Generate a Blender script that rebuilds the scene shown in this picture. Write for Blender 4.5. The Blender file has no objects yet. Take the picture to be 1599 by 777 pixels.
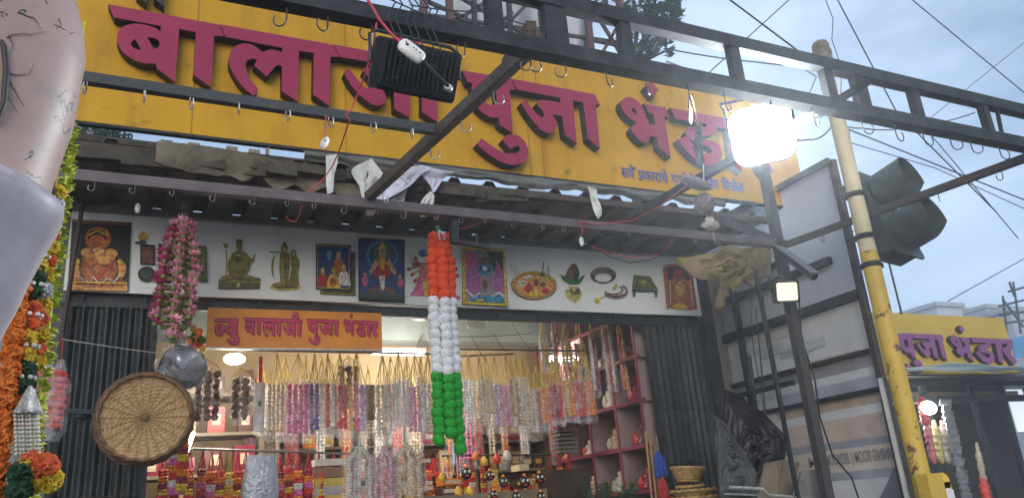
import bpy, math, random
from mathutils import Vector, Matrix, noise
from mathutils.geometry import tessellate_polygon
random.seed(7)
C = bpy.context.scene.collection
sc = bpy.context.scene
V = Vector
R = math.radians
# ------------------------------------------------------------------ camera
F = 1211.0; PX, PY = 799.5, 388.5
_Z = V((511-PX, -3212-PY, F)).normalized()
_X = V((3420-PX, 585-PY, F)); _X = (_X - _Z*_X.dot(_Z)).normalized()
_Y = _Z.cross(_X)
EYE = V((0, 0, 1.65))
cam = bpy.data.cameras.new('camera'); cam_o = bpy.data.objects.new('camera', cam); C.objects.link(cam_o)
cam.sensor_width = 36; cam.lens = F/1599*36; cam.clip_end = 2000; cam.clip_start = .02
rot = Matrix(((_X.x, -_X.y, -_X.z), (_Y.x, -_Y.y, -_Y.z), (_Z.x, -_Z.y, -_Z.z)))
cam_o.matrix_world = Matrix.Translation(EYE) @ rot.to_4x4()
sc.camera = cam_o
def ray(px, py):
    d = V((px-PX, py-PY, F)); return V((_X.dot(d), _Y.dot(d), _Z.dot(d)))
def Y(px, py, y): d = ray(px, py); return EYE + d*(y/d.y)      # photo point on the plane y
def XX(px, py, x): d = ray(px, py); return EYE + d*(x/d.x)     # photo point on the plane x
# ------------------------------------------------------------------ world, sun, exposure
SUN_EL, SUN_AZ = R(14), R(208)      # soft dusk light from behind the camera
w = bpy.data.worlds.new('World'); sc.world = w; w.use_nodes = True
nt = w.node_tree; N = nt.nodes; L = nt.links
bg = N['Background']
sky = N.new('ShaderNodeTexSky'); sky.sky_type = 'NISHITA'; sky.sun_disc = False
sky.sun_elevation = SUN_EL; sky.sun_rotation = SUN_AZ; sky.air_density = 1.0; sky.dust_density = 2.0; sky.ozone_density = 2
tc = N.new('ShaderNodeTexCoord'); mp = N.new('ShaderNodeMapping'); mp.inputs['Scale'].default_value = (1.4, 1.4, 4.0)
mp.inputs['Location'].default_value = (.3, .6, .1)
nz = N.new('ShaderNodeTexNoise'); nz.inputs['Scale'].default_value = 1.6; nz.inputs['Detail'].default_value = 5; nz.inputs['Roughness'].default_value = .55
rp = N.new('ShaderNodeValToRGB'); rp.color_ramp.elements[0].position = .40; rp.color_ramp.elements[1].position = .62
rp.color_ramp.elements[0].color = (.3,)*3+(1,); rp.color_ramp.elements[1].color = (.90,)*3+(1,)
mx = N.new('ShaderNodeMix'); mx.data_type = 'RGBA'
mx.inputs['B'].default_value = (4.9, 6.2, 8.2, 1)
L.new(tc.outputs['Generated'], mp.inputs['Vector']); L.new(mp.outputs['Vector'], nz.inputs['Vector']); L.new(nz.outputs['Fac'], rp.inputs['Fac'])
L.new(rp.outputs['Color'], mx.inputs['Factor']); L.new(sky.outputs['Color'], mx.inputs['A']); L.new(mx.outputs['Result'], bg.inputs['Color'])
bg.inputs['Strength'].default_value = .087
sd = bpy.data.lights.new('sun', 'SUN'); sd.energy = 1.25; sd.angle = R(40); sd.color = (1, .95, .88)
so = bpy.data.objects.new('sun', sd); C.objects.link(so)
sdir = V((math.sin(SUN_AZ)*math.cos(SUN_EL), math.cos(SUN_AZ)*math.cos(SUN_EL), math.sin(SUN_EL)))
so.rotation_euler = sdir.to_track_quat('Z', 'Y').to_euler(); so.location = (-3, -8, 9)
sc.view_settings.view_transform = 'Standard'; sc.view_settings.look = 'None'; sc.view_settings.gamma = 1
sc.view_settings.exposure = 0.8
sc.cycles.max_bounces = 8; sc.cycles.volume_bounces = 1; sc.cycles.transparent_max_bounces = 24; sc.cycles.use_denoising = True; sc.cycles.sample_clamp_indirect = 4
# ------------------------------------------------------------------ materials
MATS = {}
def M(name, col, rough=.6, metal=0, v=.25, s=6, bump=0, col2=None, lo=.35, hi=.7, coat=0, trans=0, s2=None):
    """procedural paint: noise mixes two tones, optional bump"""
    if name in MATS: return MATS[name]
    m = bpy.data.materials.new(name); m.use_nodes = True; MATS[name] = m
    n = m.node_tree.nodes; l = m.node_tree.links; b = n['Principled BSDF']
    b.inputs['Roughness'].default_value = rough; b.inputs['Metallic'].default_value = metal
    if coat: b.inputs['Coat Weight'].default_value = coat
    if trans: b.inputs['Transmission Weight'].default_value = trans
    t = n.new('ShaderNodeTexCoord'); z = n.new('ShaderNodeTexNoise'); z.inputs['Scale'].default_value = s; z.inputs['Detail'].default_value = 6; z.inputs['Roughness'].default_value = .65
    l.new(t.outputs['Object'], z.inputs['Vector'])
    r = n.new('ShaderNodeValToRGB'); e = r.color_ramp.elements; e[0].position = lo; e[1].position = hi
    a = [max(0, c*(1-v)) for c in col[:3]]; d = [min(1, c*(1+v)) for c in col[:3]] if col2 is None else list(col2)
    if col2 is not None: a = list(col[:3])
    e[0].color = (*a, 1); e[1].color = (*d, 1)
    l.new(z.outputs['Fac'], r.inputs['Fac']); l.new(r.outputs['Color'], b.inputs['Base Color'])
    if bump:
        z2 = n.new('ShaderNodeTexNoise'); z2.inputs['Scale'].default_value = s2 or s*4; z2.inputs['Detail'].default_value = 4
        l.new(t.outputs['Object'], z2.inputs['Vector'])
        bp = n.new('ShaderNodeBump'); bp.inputs['Strength'].default_value = bump; bp.inputs['Distance'].default_value = .02
        l.new(z2.outputs['Fac'], bp.inputs['Height']); l.new(bp.outputs['Normal'], b.inputs['Normal'])
    return m
def spec(m, v): m.node_tree.nodes['Principled BSDF'].inputs['Specular IOR Level'].default_value = v; return m
def dirt(m, col, scale, lo=.55, hi=.75, amt=.6):
    """stains of their own shape over a paint"""
    n = m.node_tree.nodes; l = m.node_tree.links; b = n['Principled BSDF']; t = n.new('ShaderNodeTexCoord'); mp_ = n.new('ShaderNodeMapping'); mp_.inputs['Scale'].default_value = scale
    z = n.new('ShaderNodeTexNoise'); z.inputs['Scale'].default_value = 1; z.inputs['Detail'].default_value = 7; z.inputs['Roughness'].default_value = .7
    l.new(t.outputs['Object'], mp_.inputs['Vector']); l.new(mp_.outputs['Vector'], z.inputs['Vector'])
    r = n.new('ShaderNodeMapRange'); r.inputs['From Min'].default_value = lo; r.inputs['From Max'].default_value = hi; r.inputs['To Max'].default_value = amt; l.new(z.outputs['Fac'], r.inputs['Value'])
    x = n.new('ShaderNodeMix'); x.data_type = 'RGBA'; l.new(r.outputs['Result'], x.inputs['Factor']); l.new(b.inputs['Base Color'].links[0].from_socket, x.inputs['A']); x.inputs['B'].default_value = (*col, 1); l.new(x.outputs['Result'], b.inputs['Base Color']); return m
def emit(name, col, st):
    if name in MATS: return MATS[name]
    m = bpy.data.materials.new(name); m.use_nodes = True; MATS[name] = m
    b = m.node_tree.nodes['Principled BSDF']; b.inputs['Base Color'].default_value = (*col, 1)
    b.inputs['Emission Color'].default_value = (*col, 1); b.inputs['Emission Strength'].default_value = st
    return m
def plastic(name, tint=(.9,.9,.92), clear=.6, rough=.15):
    """clear crinkled wrapping: part see-through, part glossy"""
    if name in MATS: return MATS[name]
    m = bpy.data.materials.new(name); m.use_nodes = True; MATS[name] = m
    n = m.node_tree.nodes; l = m.node_tree.links; b = n['Principled BSDF']; o = n['Material Output']
    b.inputs['Base Color'].default_value = (*tint, 1); b.inputs['Roughness'].default_value = rough; b.inputs['Specular IOR Level'].default_value = .9
    t = n.new('ShaderNodeTexCoord'); z = n.new('ShaderNodeTexNoise'); z.inputs['Scale'].default_value = 28; z.inputs['Detail'].default_value = 5
    l.new(t.outputs['Object'], z.inputs['Vector'])
    bp = n.new('ShaderNodeBump'); bp.inputs['Strength'].default_value = 1; bp.inputs['Distance'].default_value = .02
    l.new(z.outputs['Fac'], bp.inputs['Height']); l.new(bp.outputs['Normal'], b.inputs['Normal'])
    tr = n.new('ShaderNodeBsdfTransparent'); mxs = n.new('ShaderNodeMixShader')
    mr = n.new('ShaderNodeMapRange'); mr.inputs['From Min'].default_value = .35; mr.inputs['From Max'].default_value = .7
    mr.inputs['To Min'].default_value = max(.03, 1-clear-.12); mr.inputs['To Max'].default_value = min(1, 1-clear+.25)
    l.new(z.outputs['Fac'], mr.inputs['Value']); l.new(mr.outputs['Result'], mxs.inputs['Fac'])
    l.new(tr.outputs['BSDF'], mxs.inputs[1]); l.new(b.outputs['BSDF'], mxs.inputs[2]); l.new(mxs.outputs['Shader'], o.inputs['Surface'])
    return m
# ------------------------------------------------------------------ mesh builder
ORG = {}
def tag(o, label=None, cat=None, group=None, kind=None):
    if label: o['label'] = label
    if cat: o['category'] = cat
    if group: o['group'] = group
    if kind: o['kind'] = kind
    return o
def root(name, loc, label, cat, group=None):
    o = bpy.data.objects.new(name, None); C.objects.link(o); o.location = loc; ORG[o.name] = V(loc); o.empty_display_size = .1
    return tag(o, label, cat, group)
class MB:
    def __init__(s): s.v = []; s.f = []; s.m = []; s.sm = []
    def add(s, vs, fs, mi=0, smooth=False):
        k = len(s.v); s.v += [V(p) for p in vs]; s.f += [tuple(i+k for i in f) for f in fs]; s.m += [mi]*len(fs); s.sm += [smooth]*len(fs); return s
    def box(s, c, d, rot=None, mi=0):
        c = V(c); x, y, z = (q/2 for q in d)
        ps = [V((a*x, b*y, e*z)) for a in (-1, 1) for b in (-1, 1) for e in (-1, 1)]
        if rot is not None: ps = [rot @ p for p in ps]
        return s.add([c+p for p in ps], [(0,1,3,2),(4,6,7,5),(0,4,5,1),(2,3,7,6),(0,2,6,4),(1,5,7,3)], mi)
    def bar(s, p, q, w, h=None, mi=0, up=V((0,0,1)), tw=0):
        p = V(p); q = V(q); d = (q-p).normalized(); h = h or w
        if abs(d.dot(up)) > .97: up = V((0,1,0))
        a = d.cross(up).normalized(); b = a.cross(d)
        if tw: a, b = a*math.cos(tw)+b*math.sin(tw), b*math.cos(tw)-a*math.sin(tw)
        vs = [e+a*(i*w/2)+b*(j*h/2) for e in (p, q) for i, j in ((-1,-1),(1,-1),(1,1),(-1,1))]
        return s.add(vs, [(3,2,1,0),(4,5,6,7),(0,1,5,4),(1,2,6,5),(2,3,7,6),(3,0,4,7)], mi)
    def tube(s, p, q, r, r2=None, n=10, mi=0, smooth=True): return s.path([p, q], r, n, mi, r2, smooth)
    def path(s, pts, r, n=6, mi=0, r2=None, smooth=True, closed=False):
        pts = [V(p) for p in pts]; k = len(pts); rings = []; up = V((.31,.12,.94)).normalized(); a = None
        for i, p in enumerate(pts):
            if closed: d = pts[(i+1)%k]-pts[i-1]
            else: d = pts[min(i+1,k-1)]-pts[max(i-1,0)]
            if d.length < 1e-9: d = V((0,0,1))
            d.normalize()
            if a is None:
                if abs(d.dot(up)) > .95: up = V((1,0,0))
                a = d.cross(up).normalized()
            else:
                a = a-d*a.dot(d)
                a = a.normalized() if a.length > 1e-6 else d.orthogonal().normalized()
            b = d.cross(a); t = i/max(1,k-1)
            rr = r[i] if isinstance(r, (list, tuple)) else (r if r2 is None else r+(r2-r)*t)
            rings.append([p+(a*math.cos(6.2832*j/n)+b*math.sin(6.2832*j/n))*rr for j in range(n)])
        return s.loft(rings, mi, smooth, not closed, closed)
    def loft(s, rings, mi=0, smooth=True, cap=True, closed=False):
        n = len(rings[0]); k = len(rings); vs = [p for r_ in rings for p in r_]; fs = []
        for i in range(k if closed else k-1):
            i2 = (i+1) % k
            for j in range(n): fs.append((i*n+j, i*n+(j+1)%n, i2*n+(j+1)%n, i2*n+j))
        s.add(vs, fs, mi, smooth)
        if cap: s.add(rings[0], [tuple(range(n))[::-1]], mi); s.add(rings[-1], [tuple(range(n))], mi)
        return s
    def grid(s, fn, nu, nv, mi=0, smooth=True, thick=0, tn=V((0,1,0))):
        vs = [V(fn(i/nu, j/nv)) for j in range(nv+1) for i in range(nu+1)]
        fs = [(j*(nu+1)+i, j*(nu+1)+i+1, (j+1)*(nu+1)+i+1, (j+1)*(nu+1)+i) for j in range(nv) for i in range(nu)]
        s.add(vs, fs, mi, smooth)
        if thick:
            k = len(vs); b = [p+tn*thick for p in vs]
            s.add(b, [f[::-1] for f in fs], mi, smooth)
            e = [i for i in range(nu+1)]+[j*(nu+1)+nu for j in range(1, nv+1)]+[nv*(nu+1)+i for i in range(nu-1, -1, -1)]+[j*(nu+1) for j in range(nv-1, 0, -1)]
            s.add([vs[i] for i in e]+[b[i] for i in e], [(i, i+len(e), (i+1)%len(e)+len(e), (i+1)%len(e)) for i in range(len(e))], mi)
        return s
    def ball(s, c, r, nu=10, nv=7, mi=0, jit=0, smooth=True, rot=None):
        c = V(c); r = (r,)*3 if not isinstance(r, (tuple, list, Vector)) else r
        rings = []
        for j in range(1, nv):
            th = math.pi*j/nv; rg = []
            for i in range(nu):
                ph = 6.2832*i/nu; k = 1+random.uniform(-jit, jit)
                p = V((r[0]*math.sin(th)*math.cos(ph)*k, r[1]*math.sin(th)*math.sin(ph)*k, r[2]*math.cos(th)*k))
                rg.append(c+(rot@p if rot is not None else p))
            rings.append(rg)
        s.loft(rings, mi, smooth, False)
        T = V((0,0,r[2])); T = rot@T if rot is not None else T
        for rg, q, fl in ((rings[0], c+T, 0), (rings[-1], c-T, 1)):
            s.add(rg+[q], [((i+1)%nu, i, nu) if not fl else (i, (i+1)%nu, nu) for i in range(nu)], mi, smooth)
        return s
    def lathe(s, prof, c, n=20, mi=0, mat=None, smooth=True):
        c = V(c); mat = mat or Matrix.Identity(3)
        rings = [[c+mat@V((r*math.cos(6.2832*i/n), r*math.sin(6.2832*i/n), z)) for i in range(n)] for r, z in prof]
        return s.loft(rings, mi, smooth, False)
    def poly(s, loops, depth, dirn, mi=0, mside=0):
        """flat shape with holes (loops of 3-D points, first is the outline), thickened along dirn"""
        loops = [[V(p) for p in lp] for lp in loops]; flat = [p for lp in loops for p in lp]
        tri = tessellate_polygon(loops); d = V(dirn).normalized()*depth
        ft = []
        for a, b, c in tri:
            nn = (flat[b]-flat[a]).cross(flat[c]-flat[a])
            ft.append((a, b, c) if nn.dot(d) < 0 else (a, c, b))
        s.add(flat, ft, mi)
        if depth:
            s.add([p+d for p in flat], [t[::-1] for t in ft], mside)
            for lp in loops:
                n = len(lp); s.add(lp+[p+d for p in lp], [(i, (i+1)%n, (i+1)%n+n, i+n) for i in range(n)], mside)
        return s
    def build(s, name, mats, parent=None, loc=None, **kw):
        me = bpy.data.meshes.new(name)
        o = bpy.data.objects.new(name, me); C.objects.link(o)
        if parent is not None: org = ORG[parent.name]; o.parent = parent
        else: org = V(loc) if loc is not None else V((0,0,0)); o.location = org
        ORG[o.name] = org
        me.from_pydata([tuple(p-org) for p in s.v], [], s.f)
        for m in (mats if isinstance(mats, (list, tuple)) else [mats]): me.materials.append(m)
        me.polygons.foreach_set('material_index', s.m); me.polygons.foreach_set('use_smooth', s.sm); me.update()
        if kw: tag(o, **kw)
        return o
def copy_tree(o, parent=None):
    c = o.copy(); C.objects.link(c); ORG[c.name] = ORG.get(o.name, V((0,0,0)))
    if parent is not None: c.parent = parent
    for ch in list(o.children): copy_tree(ch, c)
    return c
def place(o, loc, rz=0, scale=1, label=None, group=None):
    o.location = loc; o.rotation_euler = (0, 0, rz); o.scale = (scale,)*3 if not isinstance(scale, tuple) else scale
    if label: o['label'] = label
    if group: o['group'] = group
    return o
def smooth_loop(pts, step=4, closed=True):
    """points with a third value are smooth (Catmull-Rom), the rest are corners"""
    n = len(pts); out = []
    for i in range(n):
        p = pts[i]; out.append((p[0], p[1]))
        q = pts[(i+1) % n]
        if i == n-1 and not closed: break
        if len(p) > 2 or len(q) > 2:
            a = pts[i-1] if len(p) > 2 else (2*p[0]-q[0], 2*p[1]-q[1]); b = pts[(i+2) % n] if len(q) > 2 else (2*q[0]-p[0], 2*q[1]-p[1])
            for k in range(1, step):
                t = k/step
                out.append(tuple(.5*((2*p[j])+(-a[j]+q[j])*t+(2*a[j]-5*p[j]+4*q[j]-b[j])*t*t+(-a[j]+3*p[j]-3*q[j]+b[j])*t**3) for j in (0, 1)))
    return out
def lerp(a, b, t): return V(a)+(V(b)-V(a))*t
def sag(p, q, d, n=10, jit=0):
    return [lerp(p, q, i/n)+V((random.uniform(-jit, jit), random.uniform(-jit, jit), -4*d*(i/n)*(1-i/n))) for i in range(n+1)]
def hook_pts(p, s=.04, fl=1, ang=0):
    """S-shaped wire hook hanging below p"""
    p = V(p); a = V((math.cos(ang), math.sin(ang), 0))*fl
    out = [p, p+V((0,0,-s*.9))]
    for k in range(0, 8):
        t = math.pi*1.25*k/7
        out.append(p+V((0,0,-s*.9))+a*(-s*.45*(1-math.cos(t))*.9)+V((0,0,-s*.45*math.sin(t))))
    return out
ORD = ['first','second','third','fourth','fifth','sixth','seventh','eighth','ninth','tenth','eleventh','twelfth','thirteenth','fourteenth','fifteenth','sixteenth','seventeenth','eighteenth','nineteenth','twentieth','twenty-first','twenty-second','twenty-third','twenty-fourth','twenty-fifth','twenty-sixth']
# ------------------------------------------------------------------ palette
m_steel = spec(M('dark_paint_steel', (.034,.037,.043), .75, 0, .45, 14, .06), .25)
m_rust = M('rusty_brown_steel', (.055,.042,.036), .7, .1, .5, 12, .3, col2=(.13,.065,.04), lo=.5, hi=.75)
m_black = M('black_casting', (.026,.031,.040), .45, .2, .3, 20, .15)
m_hook = M('wire_hook_metal', (.10,.085,.075), .4, .7, .4, 30)
m_hookl = M('bright_hook_metal', (.55,.53,.50), .35, .6, .3, 30)
m_yel = dirt(dirt(spec(M('sign_yellow', (.53,.285,.021), .6, 0, .10, 2.2, .05), .15), (.20,.10,.02), (9,9,1.1), .50, .78, .6), (.10,.06,.02), (5,5,5), .62, .72, .6)
m_mag = dirt(spec(M('letter_magenta', (.28,.022,.070), .5, 0, .10, 5), .25), (.12,.02,.05), (7,7,3), .55, .8, .4)
m_side = M('letter_side_black', (.012,.011,.014), .6, 0, .3, 10)
m_shut = dirt(M('shutter_black', (.026,.032,.036), .5, .2, .5, 9, .15), (.11,.105,.095), (9,9,1.4), .55, .8, .55)
m_white = dirt(M('banner_flex_white', (.80,.82,.79), .5, 0, .05, 1.3), (.42,.41,.37), (3,3,1.6), .55, .85, .4)
m_grey = M('grey_board', (.36,.38,.42), .7, 0, .2, 2)
m_cream = M('cream_wall_paint', (.50,.36,.20), .7, 0, .15, 1.5)
m_wallg = M('greenish_grey_plaster', (.20,.225,.215), .8, 0, .2, 2)
m_conc = M('stained_concrete', (.22,.21,.19), .9, 0, .4, 3, .4)
m_wood = M('weathered_wood', (.15,.12,.09), .85, 0, .5, 7, .5, col2=(.27,.22,.15))
m_tin = M('old_tin_sheet', (.12,.115,.105), .6, .3, .4, 5, .2)
m_redwire = M('red_flex', (.55,.045,.075), .5, 0, .15, 30)
m_wire = M('black_cable', (.02,.02,.025), .6, 0, .2, 10)
m_tarp = M('dirty_white_tarp', (.56,.55,.52), .6, 0, .25, 6, .3)
m_plast = plastic('clear_wrap', tint=(.75,.75,.77), clear=.95)
# ------------------------------------------------------------------ ground
g = MB(); g.grid(lambda u, v: (-300+u*600, -300+v*600, 0), 40, 40); g.build('ground', M('asphalt', (.05,.05,.052), .9, 0, .3, 1.5, .4), kind='structure')
g = MB(); g.box((3.5, 3.55, .06), (17, 2.1, .12)); g.build('pavement', M('pavement_concrete', (.24,.23,.21), .9, 0, .3, 2, .4), kind='structure')
# ------------------------------------------------------------------ shop building
YF = 4.2
shop = root('shop_building', (1.5, 4.2, 0), 'open-fronted puja goods shop with cream back wall behind black shutters', 'shop')
def bx(name, x0, x1, y0, y1, z0, z1, m, par): b = MB(); b.box(((x0+x1)/2, (y0+y1)/2, (z0+z1)/2), (x1-x0, y1-y0, z1-z0)); return b.build(name, m, par)
bx('back_wall', -.5, 3.6, 6.0, 6.15, 0, 3.24, m_cream, shop)
bx('side_wall', -.62, -.5, 4.25, 6.15, 0, 3.24, m_wallg, shop)
bx('side_wall', 3.6, 3.72, 4.25, 6.15, 0, 3.24, M('pinkish_grey_plaster', (.23,.19,.185), .8, 0, .2, 2), shop)
bx('ceiling', -.5, 3.6, 4.27, 6.0, 3.14, 3.23, m_wallg, shop)
bx('floor', -.5, 3.6, 4.25, 6.0, .12, .30, m_conc, shop)
bx('roof', -.62, 3.72, 4.3, 6.15, 3.245, 3.33, m_conc, shop)
bx('ceiling_beam', -.5, 3.6, 5.55, 5.78, 2.93, 3.138, m_wallg, shop)
lt = MB(); lt.box((1.52, 4.245, 2.79), (3.9, .05, .055)); lt.box((1.52, 4.235, 3.03), (3.9, .03, .41)); lt.box((1.52, 4.20, 2.757), (3.9, .03, .018))
for i in range(14): lt.box((-.3+i*.28, 4.212, 2.79), (.012, .02, .05))
lt.build('shutter_box', m_shut, shop)
bx('door_jamb', -.5, -.36, 4.19, 4.3, .12, 3.26, M('grey_jamb', (.16,.16,.165), .7, 0, .3, 5), shop)
# folding shutters: zigzag slats, each panel one door
def shutter(x0, x1, label):
    n = int((x1-x0)/.0245); b = MB(); pts = []
    for i in range(n+1):
        x = x0+(x1-x0)*i/n; d = (0, .020)[i % 2]+random.uniform(-.003, .003)
        pts.append((x, 4.185+d)); pts.append((x+.008, 4.185+d))
    vs = [(x, y, z) for z in (.14, 2.755) for x, y in pts]; k = len(pts)
    b.add(vs, [(i, i+1, i+1+k, i+k) for i in range(k-1)])
    r_ = root('folding_shutter', ((x0+x1)/2, 4.2, .14), label, 'shutter', 'black folding shutters')
    b.build('slat_panel', m_shut, r_)
    e = MB(); e.box((x0-.012, 4.20, 1.45), (.022, .05, 2.6)); e.box((x1+.018, 4.20, 1.45), (.022, .05, 2.6)); e.build('edge_rail', m_steel, r_)
    for z in (2.2, 1.85): h = MB(); h.path([(x0, 4.172, z), (x1, 4.172, z)], .0025, 4); h.build('tie_wire', m_hook, r_)
shutter(-.345, .015, 'black folding slat shutter at the left side of the shop behind the round tray')
shutter(3.03, 3.425, 'wider black folding slat shutter beneath the deity picture at the right end of the banner')
po = MB(); po.box((3.52, 4.2, 1.6), (.09, .07, 3.2)); po.build('corner_post', m_steel, loc=(3.52, 4.2, 0), label='dark steel corner post beside the right shutter', category=None) if False else tag(po.build('corner_post', m_steel, loc=(3.52, 4.2, 0)), 'dark steel corner post beside the right folding shutter', 'post')
po = MB(); po.tube((-.44, 4.12, .12), (-.44, 4.12, 3.3), .016); po.tube((-.40, 4.05, 1.5), (-.335, 4.1, 3.26), .011)
tag(po.build('thin_rod', m_rust, loc=(-.44, 4.12, .12)), 'thin rusty rod standing between the flower garlands and left shutter', 'rod')
# ------------------------------------------------------------------ awning
aw = root('awning', (1.5, 3.8, 3.28), 'dark corrugated metal awning seen from below between banner and yellow sign', 'awning')
def corr(u, v):
    x = -.55+u*4.1; k = (u*205) % 10
    h = 0 if k < 5.5 else (.035*min(1, (k-5.5)/1.0) if k < 8.5 else .035*max(0, 1-(k-8.5)/1.0))
    return (x, 4.20-v*.74, 3.262+v*.018+h+.004*noise.noise((x*2, v*3, 0)))
b = MB(); b.grid(corr, 410, 5, smooth=False, thick=.002, tn=V((0,0,1))); b.build('corrugated_sheet', m_tin, aw)
for y, z, s_ in ((4.155, 3.253, .034), (3.47, 3.268, .035)):
    b = MB(); b.box((1.5, y, z-.0), (4.1, s_, s_)); b.build('purlin', M('grey_purlin', (.19,.18,.175), .6, .2, .3, 6) if y > 4 else m_rust, aw)
b = MB()
for i in range(22):      # layered broken boards along the left half of the front edge
    x = -.5+i*.105; z = 3.235+random.uniform(-.025, .02)
    b.box((x+.07, 3.46-random.uniform(0, .06), z), (random.uniform(.12, .34), .02+random.random()*.03, random.uniform(.03, .07)), Matrix.Rotation(random.uniform(-.06, .06), 3, 'Y'))
b.box((.3, 3.50, 3.318), (1.7, .04, .03)); b.build('edge_board', M('old_dark_board', (.03,.027,.023), .9, 0, .4, 9, .5, col2=(.085,.07,.052)), aw)
b = MB()
for x, h in ((.135, .018), (.30, .022), (.40, .02), (.46, .038), (.02,.015)): b = MB(); b.box((x, 3.49, 3.332+h/2), (.05 if h < .03 else .014, .03, h)); b.build('board_stub', m_wood, aw)
def torn(fn, nu=26, nv=14): b = MB(); b.grid(fn, nu, nv, thick=.003, tn=V((.1,1,.2))); return b
def layer_flap(u, v):
    x = -.02+u*1.0; hang = (.12+.06*noise.noise((x*4, 3, 0))+.045*noise.noise((x*13, 7, 0)))*(1 if u < .93 else .5)
    return (x, 3.42-.03*math.sin(v*2+x*6), 3.312-v*hang-.06*u)
tag(torn(layer_flap, 50).build('torn_flap', M('brown_tarp', (.13,.105,.075), .8, 0, .5, 6, .5), loc=(.4, 3.43, 3.3)), 'torn brown sheet drooping along the left edge of the awning', 'tarp')
# torn white tarps by the tie beam, each from photo outline, crumpled with depth
def rag(name, pts, y, m, label, amp=.03):
    P = [Y(px, py, y) for px, py in smooth_loop(pts)]
    c = sum(P, V((0,0,0)))/len(P); b = MB(); k = len(P); rings = [P]
    for t in (.72, .45, .2):
        rings.append([c+(p-c)*t+V((0, amp*noise.noise((p.x*9, p.z*9, t*5)), amp*.5*noise.noise((p.z*8, p.x*8, t*3)))) for p in P])
    b.loft(rings, 0, True, False); b.add(rings[-1], [tuple(range(k))])
    b2 = [v+V((.001,.004,.001)) for v in b.v]; n0 = len(b.v); fs = list(b.f)
    b.add(b2, [f[::-1] for f in fs], 0, True); b.add(P+[p+V((.001,.004,.001)) for p in P], [(i, i+k, (i+1)%k+k, (i+1)%k) for i in range(k)])
    return tag(b.build(name, m, loc=c), label, 'tarp scrap', 'torn white tarp scraps under the sign')
rag('tarp_scrap', [(509,243),(528,240),(527,255),(522,272),(520,300),(511,303),(509,285)], 3.36, m_tarp, 'narrow white tarp strip hanging straight below the white switch')
rag('tarp_scrap', [(549,265,1),(580,247),(598,270),(590,285),(600,300),(572,310,1),(565,308),(561,290)], 3.38, m_tarp, 'creased white tarp scrap left of the slanting tie beam')
rag('tarp_scrap', [(585,312),(600,290,1),(622,265,1),(660,258),(672,262,1),(655,275,1),(640,290,1),(615,305,1),(592,316)], 3.33, M('lilac_tarp', (.50,.49,.58), .6, 0, .25, 6, .3), 'lilac white tarp scrap bunched just right of the slanting tie beam')
rag('tarp_scrap', [(606,314),(636,295),(630,317)], 3.40, m_tarp, 'small triangular tarp scrap just above the front tube')
rag('tarp_scrap', [(655,257),(692,266),(709,268),(694,277,1),(678,300,1),(672,290),(664,279,1),(658,273)], 3.36, M('lilac_tarp', (.5,.49,.58)), 'triangular folded tarp scrap right under the sign edge')
rag('tarp_scrap', [(672,298),(678,305,1),(676,322,1),(668,338),(657,338),(656,320,1),(662,308,1)], 3.32, m_tarp, 'lowest tarp scrap drooping to the front tube above the tricolour garland')
rag('tarp_scrap', [(918,290),(932,296),(934,315,1),(940,335),(934,342),(926,325,1)], 3.36, m_tarp, 'thin white tarp strip hanging below the sign right of centre')
rag('tarp_scrap', [(718,268),(732,274),(736,277),(728,276)], 3.45, m_tarp, 'tiny tarp sliver at the sign edge')
def grey_flap(u, v):
    x = .62+u*2.55; dz = .07+.035*noise.noise((x*3, 1, 5))+.02*noise.noise((x*11, 2, 5))
    return (x, 3.47-.05*math.sin(v*2.4)+.02*noise.noise((x*7, v*4, 1)), 3.375-v*dz-.0*u)
tag(torn(grey_flap, 90).build('torn_flap', M('grey_tarp', (.12,.12,.11), .75, 0, .4, 5, .5), loc=(1.9, 3.47, 3.38)), 'long grey tarp bunched along the awning edge beneath the sign', 'tarp')
# ------------------------------------------------------------------ letter outlines
SP = 3.44     # plane of the letters' faces
def gl(pts, ox, oy, k): return smooth_loop([(ox+p[0]*k, oy+p[1]*k)+((1,) if len(p) > 2 else ()) for p in pts])
S = 1
k1, k2, k3, k4, k5, k6 = 200/1036, 200/971, 220/1006, 140/640, 160/888, 220/900
G = {}
G['baa'] = [gl([(45,35),(945,200),(985,295),(905,290),(875,703),(735,605),(757,262),(622,235),(585,662),(440,555),(430,515),(370,514,S),(300,503,S),(215,462,S),(150,400,S),(118,330,S),(125,265,S),(170,215,S),(260,193,S),(350,203,S),(430,230,S),(470,258),(472,212),(95,142)],160,0,k1),
  gl([(265,318),(315,407),(272,397,S),(240,375,S),(230,345,S)],160,0,k1), gl([(362,302),(420,310,S),(462,340,S),(452,382,S),(415,398)],160,0,k1)]
G['laa'] = [gl([(19,88),(875,243),(918,335),(855,332),(848,708),(724,620),(728,305),(617,288),(606,672),(487,597),(487,406),(458,398,S),(430,415,S),(402,450,S),(372,484),(275,400),(293,372,S),(293,355,S),(262,350,S),(228,358,S),(213,385,S),(215,430,S),(240,500,S),(307,577),(300,602),(268,630),(190,560,S),(130,480,S),(90,400,S),(85,340,S),(105,280,S),(150,245,S),(210,232,S),(270,248,S),(310,275,S),(338,302),(375,285,S),(425,280,S),(490,299),(492,268),(56,183)],340,20,k2)]
G['jee'] = [gl([(95,180),(850,322),(872,400),(834,394),(838,735),(727,662),(727,372),(636,354),(638,705),(530,640),(526,520),(440,490),(466,540,S),(470,572,S),(450,603,S),(405,618,S),(340,590,S),(270,530,S),(205,450,S),(170,382),(202,347),(260,420,S),(310,480,S),(348,491,S),(366,470,S),(352,420,S),(303,372),(318,345),(520,378),(520,334),(140,270)],500,30,k3),
  ]
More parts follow.
